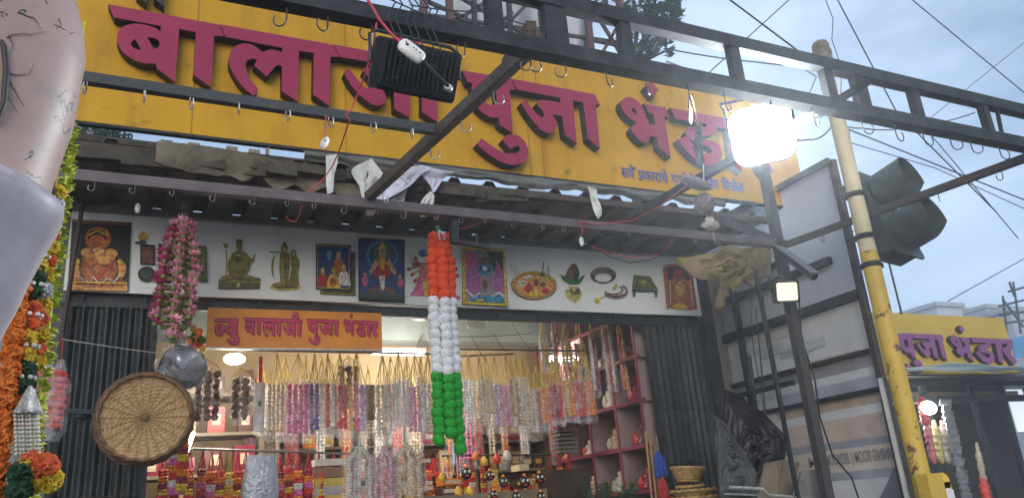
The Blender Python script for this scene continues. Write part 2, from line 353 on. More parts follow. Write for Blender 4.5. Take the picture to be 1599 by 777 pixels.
G['jee_curl'] = [gl([(500,252),(515,160,S),(555,115,S),(605,106,S),(665,128,S),(715,185,S),(740,245,S),(752,298),(662,281),(645,230,S),(600,190,S),(572,205,S),(562,235,S),(565,263)],500,30,k3)]
G['pu'] = [gl([(98,45),(446,104),(481,184),(438,182),(460,495),(365,432),(360,383),(300,378,S),(240,342,S),(195,290,S),(172,215,S),(168,135),(138,128)],700,100,k4),
  gl([(258,168),(335,178),(345,255,S),(325,290,S),(290,291,S),(262,255,S)],700,100,k4)]
G['u_sign'] = [gl([(445,501,S),(408,515,S),(386,541),(444,610),(475,590,S),(505,588,S),(512,610,S),(490,632,S),(440,640,S),(370,620,S),(300,575,S),(238,530),(203,570),(270,630,S),(370,695,S),(450,720,S),(520,708,S),(562,670,S),(572,620,S),(550,560,S),(510,518,S),(475,503,S)],700,100,k4)]
G['jaa'] = [gl([(47,71),(770,207),(818,300),(778,295),(815,675),(710,588),(670,278),(580,260),(615,635),(510,556),(488,396),(397,380),(430,425,S),(440,470,S),(425,515,S),(385,542,S),(330,532,S),(270,480,S),(190,380,S),(130,282),(172,247),(215,310,S),(260,370,S),(305,403,S),(328,393,S),(318,350,S),(262,288),(300,252),(470,278),(470,238),(97,167)],790,110,k5)]
G['dot'] = [gl([(270,25),(322,83),(287,128),(236,65)],950,120,k6)]
G['bh'] = [gl([(225,170),(363,195),(393,260),(358,255),(400,515),(325,452),(312,387),(265,378),(258,405,S),(235,422,S),(195,400,S),(150,345,S),(150,318,S),(182,298),(120,250,S),(80,190,S),(85,150,S),(130,128,S),(175,145,S),(215,190,S),(240,245,S),(248,300),(300,308),(290,240),(262,232)],950,120,k6),
  gl([(160,195),(177,212,S),(180,240,S),(162,232,S),(150,210,S)],950,120,k6)]
k8 = 209/1476
DR = [gl([(885,243),(1290,262),(1318,312),(1298,309),(1310,370,S),(1295,418,S),(1365,525),(1330,562),(1215,400),(1215,360),(1245,352,S),(1256,330),(1250,318),(1197,316),(1228,555),(1180,515),(1137,312),(1092,309),(1088,352,S),(1050,376,S),(1030,381,S),(1045,395,S),(1090,400,S),(1122,430,S),(1135,485,S),(1120,535,S),(1080,545,S),(1020,510,S),(975,460,S),(942,418),(975,392),(1005,435,S),(1050,472,S),(1085,470,S),(1085,440,S),(1050,428,S),(1000,412,S),(972,380,S),(978,345,S),(1010,322,S),(1045,322),(1045,306),(914,300)],1390,490,k8)]
def plane(loops, y): return [[Y(a, b_, y) for a, b_ in lp] for lp in loops]
GP = {k_: plane(v_, SP) for k_, v_ in G.items()}        # every glyph in metres on the sign
# 'daar' is read off the far sign and carried over by the two signs' common letter
dr = plane(DR, 7.94); a8 = Y(1390+810*k8, 490+170*k8, 7.94); b8 = Y(1390+945*k8, 490+548*k8, 7.94)
a1 = sum(GP['dot'][0], V((0,0,0)))/len(GP['dot'][0]); b1 = Y(950+400*k6, 120+515*k6, SP)
kk = (a1-b1).length/(a8-b8).length
hz = Y(950+395*k6, 120+198*k6, SP); h8 = dr[0][0]
GP['daar'] = [[V((hz.x+(p.x-h8.x)*kk, SP, hz.z+(p.z-h8.z)*kk)) for p in lp] for lp in dr]
WORDS = {'balaji': ['baa','laa','jee','jee_curl'], 'puja': ['pu','u_sign','jaa'], 'bhandar': ['dot','bh','daar']}
def sgn(name, loops, d, par, m=(m_mag, m_side)): b = MB(); b.poly(loops, d, (0,1,0), 0, 1); return b.build(name, list(m), par)
# ------------------------------------------------------------------ big yellow sign
sign = root('shop_sign', (1.8, 3.52, 3.4), 'large yellow sign board with raised magenta shop name letters and blue tagline', 'sign')
b = MB(); b.box((1.72, 3.515, 3.84), (4.46, .02, .87)); b.build('sign_panel', m_yel, sign)
b = MB(); b.box((1.72, 3.516, 3.398), (4.47, .030, .014)); b.box((1.72, 3.545, 3.86), (4.30, .03, .74))
b.build('sign_frame', m_steel, sign)
b = MB()
for px in (822, 842, 300, 540): p = Y(px, 180, 3.503); b.box((p.x, 3.5035, 3.84), (.003, .004, .86))
b.build('panel_seam', M('seam_dark', (.30,.15,.02), .7), sign)
for wd in WORDS.values():
    for gname in wd: sgn('letter', GP[gname], .058, sign)
for px in (212, 240):      # feet of the line of lettering above
    p = Y(px, 0, SP); p2 = Y(px+13, 10 if px > 220 else 5, SP)
    sgn('letter', [[V((p.x-.01, SP, 4.265)), V((p.x+.045, SP, 4.265)), V((p.x+.047, SP, p2.z)), V((p.x-.0, SP, p2.z+.035))]], .058, sign, (m_side, m_side))
def text_mesh(name, body, size, p, m, par, dx=V((1,0,0)), dz=V((0,0,1)), bold=0, sx=1, depth=0):
    cu = bpy.data.curves.new('txt', 'FONT'); cu.body = body; cu.size = size; cu.offset = bold; cu.extrude = depth
    to = bpy.data.objects.new('txt', cu); C.objects.link(to); bpy.context.view_layer.update()
    me = bpy.data.meshes.new_from_object(to.evaluated_get(bpy.context.evaluated_depsgraph_get())); bpy.data.objects.remove(to)
    nrm = dx.cross(dz); org = ORG[par.name]
    for v_ in me.vertices: c = v_.co.copy(); v_.co = V(p)+dx*(c.x*sx)+dz*c.y-nrm*(-c.z)-org
    me.materials.clear(); me.materials.append(m); o = bpy.data.objects.new(name, me); C.objects.link(o); o.parent = par; ORG[o.name] = org; return o
m_blue = M('letter_blue', (.05,.10,.33), .5, 0, .15, 8)
def tagl(body, px0, px1, py0, py1, strokes=()):
    p = Y(px0, py0, 3.499); q = Y(px1, py1, 3.499); x00 = ORG[sign.name].x
    for ox, oz in ((0,0),(.0016,.0008),(-.0014,-.0008)):      # heavier strokes
        o = text_mesh('tagline', body, .1, p+V((0,-.0007*(1+ox*600),oz)), m_blue, sign)
        xs = [v.co.x for v in o.data.vertices]; k = (q.x-p.x)/(max(xs)-min(xs)); m0 = min(xs)
        for v in o.data.vertices: v.co.x = (v.co.x-m0)*k+p.x+ox-x00
    for st in strokes:
        b = MB(); b.path([Y(a, c, 3.497) for a, c in st], .0055, 6); b.build('tagline', m_blue, sign)
tagl('सवे', 971, 992, 276.5, 279, [[(987,263),(991,261),(993,264)]])
tagl('पकाराचे', 998, 1044, 280.5, 285, [[(1001,281),(998,279)]])
tagl('पुजेचे', 1050, 1088, 287, 292)
tagl('सािहय', 1093, 1123, 292, 294.5)
tagl('िमळेल', 1129, 1162, 296.5, 300)
# ------------------------------------------------------------------ welded hook frame: truss, ties, tubes, post
fr = root('steel_frame', (1.5, 2.5, 2.9), 'welded dark steel frame of ladder truss and tie beams carrying wire hooks', 'frame')
TY = 1.75; zl, zt = 2.945, 3.14
def bar(name, p, q, w_, h_=None, m=m_steel, par=fr, **k): b = MB(); b.bar(p, q, w_, h_, **k); return b.build(name, m, par)
bar('lower_chord', (-1.2, TY, zl), (4.6, TY, zl), .05, .048)
bar('top_chord', (-1.2, TY, zt), (4.6, TY, zt-.03), .04, .048)
for px, py, w_ in ((770,20,.05),(868,60,.075),(975,60,.04),(1150,115,.04),(1290,120,.045),(1348,165,.06),(1430,165,.04),(1545,205,.035)):
    p = Y(px, py, TY); bar('strut', (p.x, TY, zl+.02), (p.x, TY, zt-.02), w_, .03)
p0 = Y(1297,163,TY); p1 = Y(1352,140,TY); bar('strut', (p0.x, TY, zl+.01), (p1.x+.02, TY, zt-.05), .03, .03)
p0 = Y(560,0,TY); bar('strut', (p0.x-.25, TY, zl), (p0.x-.05, TY, zt), .03, .03)
p1 = Y(1555,180,TY); bar('strut', (p1.x, TY, zl+.02), (p1.x+.02, TY, zt-.04), .012, .012)
# upper chord stub going back from the truss, top centre
bar('strut', Y(830,40,TY+.0)+V((0,0,0)), Y(790,100,TY+.35), .03, .03, m_rust)
t1a = Y(845,60,TY); t1b = Y(575,308,3.2)
bar('tie_beam', t1a, t1b+V((0,.0,.0)), .036, .042, M('tie_brown', (.085,.07,.058), .6, .2, .4, 12, .25))
bar('tie_beam', Y(1288,170,TY+.03), Y(985,338,3.18), .032, .034)
bar('tie_beam', Y(1625,238,TY), Y(1222,384,3.2), .030, .034, m_rust)
m_tube = M('rusty_front_tube', (.05,.055,.06), .6, .2, .4, 16, .3, col2=(.20,.085,.04), lo=.56, hi=.78)
f0 = Y(30,107,2.45); f1 = Y(677,203,2.45); bar('front_tube', f0, f1, .03, .035, m_tube)
a0 = Y(88,268,3.2); a1_ = Y(1225,384,3.2); m_aub = M('purplish_tube', (.105,.085,.09), .55, .1, .3, 10, .15)
bar('awning_tube', (a0.x-.3, 3.2, 3.012), (a1_.x, 3.2, 3.0), .045, .045, m_aub)
px_ = Y(1250,600,3.2); bar('post', (3.305, 3.2, .12), (3.305, 3.2, 3.62), .055, .045, M('post_grey', (.06,.057,.056), .6, .2, .35, 9, .2, col2=(.12,.075,.055), lo=.5, hi=.75))
bar('post', (3.20, 3.3, 1.0), (3.19, 3.3, 2.86), .02, .02)
bar('drop_bar', Y(578,312,3.21), Y(576,338,3.21), .035, .035, m_aub)
bar('drop_bar', (Y(712,320,3.2).x, 3.22, 3.0), (Y(708,370,3.22).x, 3.22, 2.86), .035, .035, m_steel)
bar('drop_bar', Y(706,376,3.22), Y(765,386,3.22), .028, .02, m_steel); bar('drop_bar', Y(744,365,3.23), Y(744,384,3.23), .01, .01, m_steel)
bar('brace', (3.28, 3.2, 3.02), Y(1115,340,3.45), .03, .05, m_steel)
bar('brace', Y(1600,300,2.6), Y(1600,300,2.6)+V((0,0,.01)), .01) if False else None
HK = MB
def hook(p, s=.04, m=m_hook, r=.0024, fl=1, ang=None): b = MB(); b.path(hook_pts(p, s, fl, random.uniform(-.7, .7) if ang is None else ang), r, 5); return b.build('hook', m, fr)
for px, py in ((448,0),(512,2),(580,22),(725,60),(828,80),(882,92),(946,112),(1008,128),(1074,135),(1130,146),(1205,168),(1270,182),(1345,190),(1396,196),(1440,206),(1482,212),(1515,222),(1560,232)):
    p = Y(px, py, TY); hook((p.x, TY, zl-.022), .042 if px < 1100 else .05, fl=-1 if px > 900 else 1)
for px, py in ((137,124),(226,137),(297,148),(373,156),(446,167),(512,178),(578,186),(640,196)):
    p = Y(px, py, 2.45); hook((p.x, 2.44, p.z-.008), .042, m_hookl, .0026, ang=random.uniform(1.2, 1.9))
for t in (.06,.22,.38,.56,.74,.9): q = lerp(t1a, t1b, t); hook(q+V((.012,0,-.012)), .042, m_hookl, .0028, fl=-1)
for px, py in ((150,274),(212,281),(272,288),(336,295),(398,302),(450,306),(492,312),(540,316),(588,322),(632,326),(682,332),(720,338),(757,342),(802,344),(848,350),(880,352),(938,358),(980,362),(1018,366),(1050,370),(1084,372),(1120,376),(1165,380)):
    p = Y(px, py, 3.2); hook((p.x, 3.185, 2.988), random.uniform(.020,.030), M('hook_dull', (.30,.29,.28), .45, .6, .3, 30), .0016)
for t in (.12,.33,.5,.66,.8): q = lerp(Y(1625,238,TY), Y(1222,384,3.2), t); hook(q+V((0,0,-.015)), .035, m_hook, .0022)
# ------------------------------------------------------------------ banner with prints
ban = root('picture_banner', (1.55, 4.18, 2.825), 'long white flex banner printed with brass idols and worship goods over the opening', 'banner')
BY = 4.178
def wavy(u, v): x = -.385+u*3.885; return (x, BY+.004*math.sin(x*7), 2.822+v*.418-.004*math.sin(u*3.14)*(1-v))
b = MB(); b.grid(wavy, 60, 6, thick=.012); b.build('sheet', m_white, ban)
class PR:
    """a flat print: coloured shapes laid 1 mm over each other on the plane y"""
    def __init__(s, y): s.y = y; s.b = MB(); s.ms = []; s.k = 0
    def mi(s, m):
        if m not in s.ms: s.ms.append(m)
        return s.ms.index(m)
    def p(s, m, pts, holes=()):
        s.k += 1; y = s.y-.0007*s.k
        s.b.poly([[Y(a, c, y) for a, c in smooth_loop(l)] for l in (pts, *holes)], 0, (0,1,0), s.mi(m)); return s
    def e(s, m, cx, cy, rx, ry, n=16, a=0):
        ca, sa = math.cos(a), math.sin(a)
        return s.p(m, [(cx+rx*math.cos(6.2832*i/n)*ca-ry*math.sin(6.2832*i/n)*sa, cy+rx*math.cos(6.2832*i/n)*sa+ry*math.sin(6.2832*i/n)*ca) for i in range(n)])
    def r(s, m, x0, y0, x1, y1, sl=0): return s.p(m, [(x0,y0),(x1,y0+sl*(x1-x0)),(x1,y1+sl*(x1-x0)),(x0,y1)])
    def l(s, m, pts, w):
        a = []; c = []
        for i, p in enumerate(pts):
            q0 = pts[max(0,i-1)]; q1 = pts[min(len(pts)-1,i+1)]; dx, dy = q1[0]-q0[0], q1[1]-q0[1]; d = math.hypot(dx, dy) or 1
            a.append((p[0]-dy/d*w/2, p[1]+dx/d*w/2)); c.append((p[0]+dy/d*w/2, p[1]-dx/d*w/2))
        return s.p(m, a+c[::-1])
    def build(s, name, par=None, loc=None): return s.b.build(name, s.ms, par, loc)
def ink(n, c, v=.35, s_=60, c2=None): return M('print_'+n, c, .4, 0, v, s_, 0, c2, .44, .58)
i_gold = ink('brass', (.30,.24,.045), c2=(.13,.10,.02)); i_gdk = ink('brass_dark', (.10,.08,.018)); i_ghi = ink('brass_light', (.50,.42,.13))
i_blk = ink('black', (.012,.014,.014)); i_dgr = ink('dark_green', (.03,.055,.03)); i_or = ink('orange', (.55,.16,.02), c2=(.22,.045,.015)); i_orl = ink('pale_orange', (.78,.40,.09), c2=(.5,.17,.03))
i_rd = ink('red', (.42,.02,.025)); i_bl = ink('blue', (.015,.07,.25), c2=(.01,.03,.10)); i_cy = ink('cyan', (.06,.32,.5), c2=(.02,.12,.3)); i_sk = ink('skin', (.55,.30,.17)); i_mg = ink('purple', (.32,.06,.25), c2=(.45,.16,.36)); i_pk = ink('pink', (.55,.10,.22))
i_wh = ink('white', (.65,.62,.58)); i_br = ink('brown', (.13,.045,.03), c2=(.22,.09,.05)); i_gr = ink('green', (.04,.20,.05), c2=(.02,.10,.02)); i_yl = ink('yellow', (.65,.45,.04)); i_lg = ink('brass_green', (.16,.22,.06), c2=(.08,.12,.03)); i_mul = ink('mixed', (.40,.30,.25), c2=(.10,.12,.22), s_=90)
def rel(dx, dy, pts, k=1): return [(dx+p[0]*k, dy+p[1]*k)+tuple(p[2:]) for p in pts]
# seated brass idol with trident
q = PR(BY-.006)
q.p(i_gold, [(341,437),(350,433,S),(402,433,S),(407,440,S),(405,450),(342,450)]).p(i_gdk, [(340,451),(342,440),(406,442),(406,451)])
q.p(i_gold, [(343,437,S),(350,430,S),(372,428),(385,428),(400,433,S),(405,438,S),(396,441,S),(350,441,S)])
q.p(i_gold, [(362,396,S),(357,412,S),(359,422),(366,430),(383,430),(390,422),(391,410,S),(386,396,S),(378,391),(369,391)])
q.p(i_gold, [(362,398),(355,412,S),(358,430),(364,429),(361,413,S),(367,404)]).p(i_gold, [(386,398),(394,404),(397,396),(399,398),(396,408,S),(388,415,S),(384,404)])
q.l(i_gold, [(352,378),(354,405),(353,436)], 1.6).p(i_gold, [(348,378),(350,386),(355,386),(357,378),(353,383)])
q.e(i_gold, 373.5, 384, 5, 7).p(i_gdk, [(368,380),(370,374),(374,373),(378,375),(379,381),(374,378)]).e(i_gdk, 372, 404, 5, 6).e(i_ghi, 372, 399, 3, 2).l(i_gdk, [(345,438),(372,433),(402,438)], 1).e(i_ghi, 372, 445, 3, 4).l(i_gdk, [(364,420),(372,425),(382,420)], 1.5)
q.build('idol_print', ban)
# standing couple
q = PR(BY-.006)
q.e(i_ghi, 446, 448, 25, 6).e(i_gold, 446, 445, 22, 5).e(i_gdk, 447, 448, 19, 2.5)
q.p(i_gold, [(437,395),(452,395),(453,412),(450,442),(438,442),(436,420)]).p(i_gold, [(453,398),(463,398),(468,410,S),(466,425),(467,444),(449,444),(455,420)])
q.e(i_gold, 444, 388, 5.5, 8).e(i_gold, 458, 395, 5, 6).l(i_gdk, [(421,393),(440,394),(450,398)], 1.8).p(i_gold, [(440,394),(429,401,S),(427,425,S),(430,436),(424,425,S),(426,402,S)])
q.p(i_gdk, [(443,378),(446,378),(448,383),(440,384)]).l(i_gdk, [(446,400),(447,440)], 1.3).l(i_gdk, [(438,414),(450,417)], 1.2).l(i_gdk, [(455,410),(462,425),(456,443)], 1.2).e(i_ghi, 444, 390, 2.5, 3).e(i_ghi, 458, 396, 2.5, 3).l(i_ghi, [(440,405),(442,440)], 1.5)
q.build('idol_print', ban)
# framed family picture (two stacked frames)
def figs(q, x0, y0, x1, y1, bg, fl):
    q.r(i_blk, x0, y0, x1, y1, .045); w_ = x1-x0; h_ = y1-y0
    q.r(i_yl, x0+2, y0+2, x1-2, y1-3, .045).r(bg, x0+3, y0+3, x1-3, y1-4, .045)
    for fx, fy, s_, c in fl:
        cx, cy = x0+fx*w_, y0+fy*h_+.045*fx*w_
        q.p(c, [(cx-5*s_,cy+3*s_,S),(cx-9*s_,cy+14*s_,S),(cx-11*s_,cy+24*s_),(cx+11*s_,cy+24*s_),(cx+9*s_,cy+14*s_,S),(cx+5*s_,cy+3*s_,S)]).e(i_sk, cx, cy, 3.6*s_, 4.5*s_).e(i_yl, cx, cy-5*s_, 3.2*s_, 3.2*s_)
q = PR(BY-.006); q.r(i_blk, 500, 391, 555, 459, .04).r(i_yl, 502, 392, 553, 457.5, .04).r(i_dgr, 503, 393, 552.5, 456.5, .04)
figs(q, 493, 380, 548, 452, i_bl, [(.38,.28,1.1,i_bl),(.65,.28,1.1,i_or),(.2,.62,.9,i_rd),(.8,.55,1,i_wh),(.5,.62,1,i_yl)]); q.e(i_cy, 514, 400, 4, 6).e(i_or, 520, 440, 6, 7)
q.build('picture_print', ban)
# many armed figure behind the tricolour garland
q = PR(BY-.006); q.p(i_pk, [(660,412,S),(652,440,S),(640,461),(660,462),(715,468),(720,464),(700,452,S),(690,415,S)]).e(i_sk, 676, 395, 8, 10).e(i_cy, 661, 395, 8, 6).p(i_yl, [(661,440),(672,430),(676,462),(662,462)])
for a, c in ((638,420),(646,412),(644,428),(648,438),(712,420),(706,412),(714,430),(700,438)): q.l(i_sk, [(a,c),((a+676)/2,(c+415)/2-3),(676,418)], 3).e(i_rd, a, c, 3, 3)
q.l(i_cy, [(640,396),(646,420)], 1.2).l(i_cy, [(712,402),(705,428)], 1.2).e(i_br, 649, 404, 3.5, 4).e(i_rd, 652, 412, 5, 4).build('figure_print', ban)
# offering plate
q = PR(BY-.006); q.e(i_br, 834, 445.5, 36, 22.5, 28, .04).e(i_yl, 834, 444.5, 34.5, 21, 28, .04).e(i_br, 834, 445, 32.5, 19, 28, .04).e(i_orl, 834, 445, 31, 17.5, 28, .04)
q.e(i_wh, 815, 442, 8, 5).e(i_ghi, 815, 442, 10, 1.5).e(i_rd, 826, 450, 6.5, 8).e(i_yl, 834, 458, 8.5, 5).e(i_rd, 852, 454, 6, 4).e(i_br, 837, 441, 4, 6).e(i_ghi, 850, 437, 5, 5).e(i_wh, 824, 432, 8, 3).e(i_gdk, 848, 444, 5, 3)
q.l(i_gdk, [(797,412),(806,430)], .8).l(i_gdk, [(803,413),(808,426)], .8).l(i_gold, [(849,408),(847,430)], 2).l(i_gdk, [(856,415),(857,430)], 1.6).e(i_gdk, 847, 428, 4, 3).build('offering_plate_print', ban)
# pot with coconut and leaves
q = PR(BY-.006); q.p(i_ghi, [(886,446),(906,447),(903,450,S),(909,458,S),(905,468,S),(899,472),(892,470,S),(883,461,S),(883,453,S),(889,450,S)]).p(i_gdk, [(891,451,S),(905,450,S),(904,459,S),(893,459,S)]).p(i_ghi, [(893,449),(899,449),(898,454),(894,454)])
q.p(i_gr, [(874,428),(882,431,S),(887,437),(895,436),(903,437),(908,431,S),(914,429),(908,440,S),(903,444),(890,444),(880,438,S)]).p(i_gr, [(886,442),(882,428,S),(892,440)]).p(i_br, [(892,413,S),(897,411),(901,415,S),(903,428,S),(900,437),(885,436),(884,426,S)]).l(i_gold, [(889,436),(893,416)], 1.3).l(i_gdk, [(895,436),(897,414)], 1.2).p(i_dgr, [(899,412),(905,425,S),(902,440),(897,438)]).build('water_pot_print', ban)
# rosaries
q = PR(BY-.006)
def ringp(cx, cy, rx, ry, t, m, a0=0, a1=6.2832):
    n = 22; o_ = [(cx+rx*math.cos(a0+(a1-a0)*i/n), cy+ry*math.sin(a0+(a1-a0)*i/n)) for i in range(n+1)]
    q.l(m, o_, t)
for i in range(3): ringp(942, 429.5+i*1.8, 19-i*2.3, 11.5-i*1.7, 2.4, (i_br, i_blk, i_br)[i])
ringp(962, 453, 17, 9, 2, i_br, -1.0, 3.0); ringp(962, 455, 18, 10, 1.6, i_br, -.9, 2.9); ringp(958, 452, 14, 7, 2, i_br, -.8, 2.8)
q.p(i_yl, [(962,442),(965,446),(960,453),(956,451)]).p(i_yl, [(930,465),(939,464),(935,474),(928,470)]).l(i_yl, [(938,466),(946,460)], 1.3).build('rosary_print', ban)
# low stool
q = PR(BY-.006); q.p(i_lg, [(990,429),(1015,431),(1028,452),(987,450)]).p(i_dgr, [(987,451),(1028,453),(1028,456),(987,455)]).p(i_dgr, [(988,455),(993,455),(992,463),(989,463)]).p(i_dgr, [(1022,456),(1027,456),(1026,464),(1023,464)]).p(i_gdk, [(995,433),(1013,434),(1021,449),(993,448)]).p(i_lg, [(997,435),(1011,436),(1018,447),(995,446)]).e(i_ghi, 1004, 440, 5, 2).build('stool_print', ban)
# enthroned figure under an arch
q = PR(BY-.006); q.p(i_or, [(1035,420),(1040,413,S),(1060,411,S),(1078,418,S),(1082,430),(1089,482),(1078,484),(1045,481),(1041,482)]).p(i_blk, [(1041,422),(1046,416,S),(1060,415,S),(1074,420,S),(1077,436),(1044,436)])
q.p(i_or, [(1052,432,S),(1048,450,S),(1052,470,S),(1062,480),(1072,470,S),(1077,452,S),(1070,434,S)]).e(i_rd, 1059, 427, 8, 8).e(i_br, 1059, 434, 4, 5).e(i_orl, 1062, 452, 8, 12)
q.l(i_wh, [(1047,440),(1047,475)], 1.2).l(i_wh, [(1078,440),(1082,478)], 1.2).l(i_br, [(1054,440),(1062,448),(1070,440)], 1.4).l(i_br, [(1052,450),(1062,466),(1073,452)], 1.4).p(i_yl, [(1050,478),(1062,472,S),(1076,480),(1062,484)]).l(i_br, [(1042,424),(1046,478)], 1).l(i_br, [(1080,430),(1086,478)], 1).build('deity_print', ban)
# box, jar and flame behind the pink garland
q = PR(BY-.006); q.r(i_blk, 219, 381, 242, 413, .05).r(i_br, 222, 385, 239, 410, .05).e(i_blk, 229, 428, 14, 12.5).e(i_dgr, 228, 427, 10, 8).e(i_orl, 223, 370, 8, 6).p(i_yl, [(217,368),(223,360),(229,368,S),(223,374,S)]).p(i_dgr, [(209,378),(226,374),(228,380),(212,381)])
q.p(i_dgr, [(247,380),(322,384),(324,440),(248,436)]).r(i_lg, 306, 386, 321, 436, .03).p(i_dgr, [(308,390),(316,396,S),(312,410,S),(320,425,S),(310,432)]).build('goods_print', ban)
# posters pasted over the banner
def poster(pts, name, label, fn, y=BY-.014):
    q = PR(y); c = Y(sum(p[0] for p in pts)/4, sum(p[1] for p in pts)/4, y)
    b = MB(); b.poly([[Y(a, d, y+.001) for a, d in pts]], .004, (0,1,0)); q.b.add(b.v, b.f, q.mi(i_blk)); fn(q)
    o = q.build(name, loc=c); return tag(o, label, 'poster', 'posters pasted on the banner')
def ganesh(q):
    q.p(i_blk, [(113,342),(203,347),(199,454),(106,452)]); q.p(i_br, [(113,342),(203,347),(203,352),(112,348)])
    q.p(i_orl, [(106,452),(107,436),(130,438),(180,440),(199,440),(199,454)])
    q.e(i_or, 153, 372, 21, 18).e(i_blk, 152, 368, 15, 10).e(i_or, 152, 376, 13, 10)
    q.p(i_or, [(132,396,S),(122,420,S),(112,440),(135,448),(175,448),(194,442),(184,418,S),(174,396,S),(152,388)])
    q.e(i_orl, 137, 394, 11, 8).e(i_orl, 172, 396, 12, 8).e(i_or, 153, 389, 13, 12).p(i_orl, [(146,386),(160,386),(164,400,S),(171,406,S),(168,413),(158,412,S),(150,404,S)])
    q.e(i_orl, 119, 420, 8, 13).e(i_orl, 190, 420, 7, 13).e(i_or, 152, 424, 20, 14).l(i_rd, [(135,410),(152,436),(175,412)], 4).l(i_wh, [(120,430),(140,442),(146,432),(155,444),(168,434),(178,440),(188,428)], 2.2).l(i_br, [(128,398),(124,420),(134,440)], 2).l(i_br, [(180,402),(184,425),(172,442)], 2)
    q.l(i_br, [(140,384),(150,388)], 1.3).l(i_br, [(158,388),(166,386)], 1.3).e(i_rd, 153, 380, 2, 4).l(i_br, [(150,410),(160,416),(168,412)], 1.5).l(i_yl, [(136,368),(152,360),(170,368)], 2).l(i_yl, [(114,440),(195,442)], 2).e(i_yl, 121, 408, 4, 4).e(i_yl, 187, 408, 4, 4).e(i_wh, 147, 390, 1.6, 2).e(i_wh, 161, 391, 1.6, 2)
poster([(113,342),(205,347),(200,455),(105,452)], 'poster', 'dark poster of a golden orange elephant-headed deity at the banner left end', ganesh)
def naga(q):
    q.r(i_bl, 562, 374, 630, 468, .03).e(i_bl, 596, 410, 36, 34).e(i_cy, 597, 398, 25, 24).e(i_bl, 597, 398, 21, 20).e(i_gr, 597, 394, 14, 17).e(i_sk, 597, 394, 6, 8).p(i_yl, [(590,389),(597,376),(604,389)])
    q.p(i_rd, [(588,404),(606,404),(610,424,S),(606,434),(588,434),(584,424,S)]).p(i_sk, [(586,404),(576,425),(580,428),(592,410)]).p(i_sk, [(608,404),(620,425),(616,430),(602,410)]).p(i_yl, [(592,402),(602,402),(600,420),(594,420)])
    q.e(i_br, 596, 455, 22, 9).e(i_bl, 596, 454, 14, 4).e(i_br, 597, 452, 18, 3).p(i_wh, [(592,430),(601,430),(600,450),(597,453),(594,445)]).e(i_pk, 570, 438, 5, 9).e(i_pk, 625, 440, 5, 8).r(i_dgr, 562, 458, 630, 467, .03).l(i_cy, [(572,392),(578,440)], 1).e(i_sk, 570, 428, 2.5, 3).e(i_sk, 624, 431, 2.5, 3)
poster([(560,371),(632,374),(632,473),(560,469)], 'poster', 'blue poster of a haloed goddess seated on a coiled snake', naga)
def shrine(q):
    q.p(i_yl, [(722,385),(788,389),(793,478),(723,474)]).p(i_mul, [(726,390),(785,393),(789,473),(727,470)]).p(i_dgr, [(760,392),(785,393),(787,440),(772,425)])
    q.p(i_mg, [(728,425),(745,402,S),(752,430,S),(748,460),(728,456)]).p(i_mg, [(775,405),(786,425),(788,458),(770,452)]).p(i_pk, [(726,395),(742,393),(740,412,S),(727,420)]).e(i_br, 757, 410, 10, 9).e(i_cy, 757, 420, 11, 9).e(i_bl, 757, 420, 8, 6).e(i_wh, 757, 419, 4, 4).p(i_mul, [(750,430),(766,430),(765,462),(752,462)]).e(i_br, 757, 444, 4, 8).p(i_cy, [(735,462),(786,460),(788,472),(736,470)]).p(i_yl, [(745,466),(756,466),(752,471),(742,471)]).l(i_wh, [(728,452),(740,464),(750,456)], 3).l(i_wh, [(768,462),(780,456),(788,464)], 3)
poster([(722,385),(788,389),(794,479),(722,475)], 'poster', 'yellow bordered poster of a garlanded purple and blue deity', shrine, BY-.017)
# ------------------------------------------------------------------ small orange sign
ss = root('hanging_sign', (.72, 4.1, 2.53), 'small orange sign with crimson outlined lettering hung under the banner', 'sign')
so_ = Y(325,482,4.1); s1_ = Y(597,545,4.1)
b = MB(); b.box(((so_.x+s1_.x)/2, 4.11, 2.638), (s1_.x-so_.x, .02, .208)); b.build('sign_panel', M('sign_orange', (.66,.23,.018), .5, 0, .15, 7), ss)
b = MB(); b.box(((so_.x+s1_.x)/2, 4.105, 2.5315), (s1_.x-so_.x+.004, .028, .007)); b.build('bottom_rail', m_hookl, ss)
m_crim = M('letter_crimson', (.52,.025,.10), .5, 0, .12, 20); m_maro = M('letter_outline_maroon', (.14,.01,.05), .5, 0, .2, 20)
def small_word(keys, x0, x1, z0, z1, par, y, yd, loops=None, m=(m_crim, m_crim), ol=.0017):
    al = loops or [GP[k_] for k_ in keys]
    xs = [p.x for g_ in al for lp in g_ for p in lp]; zs = [p.z for g_ in al for lp in g_ for p in lp]
    fx = lambda p: V((x0+(p.x-min(xs))/(max(xs)-min(xs))*(x1-x0), y, z0+(p.z-min(zs))/(max(zs)-min(zs))*(z1-z0)))
    for g_ in al:
        lps = [[fx(p) for p in lp] for lp in g_]
        o = sgn('letter', lps, yd, par, m)
        if ol:
            b = MB()
            for lp in lps: b.path(lp, ol, 5, closed=True)
            oo = b.build('letter_outline', m_maro, o)
kn = 150/1599
NYU = [gl([(145,178),(568,183),(565,235),(545,240),(545,430,S),(582,520,S),(565,590,S),(490,612,S),(410,592,S),(348,520),(425,518),(440,550,S),(475,558,S),(500,545,S),(495,510,S),(440,490),(445,440),(390,430,S),(345,400,S),(330,370),(310,400,S),(280,450,S),(235,465,S),(180,440,S),(155,370,S),(165,300,S),(210,265,S),(270,265,S),(330,300,S),(390,295),(392,232),(145,228)],320,480,kn), gl([(235,310,S),(250,350,S),(235,400,S),(222,360,S)],320,480,kn), gl([(440,310,S),(463,340),(460,385,S),(420,375,S),(402,345,S)],320,480,kn)]
sy = 4.094
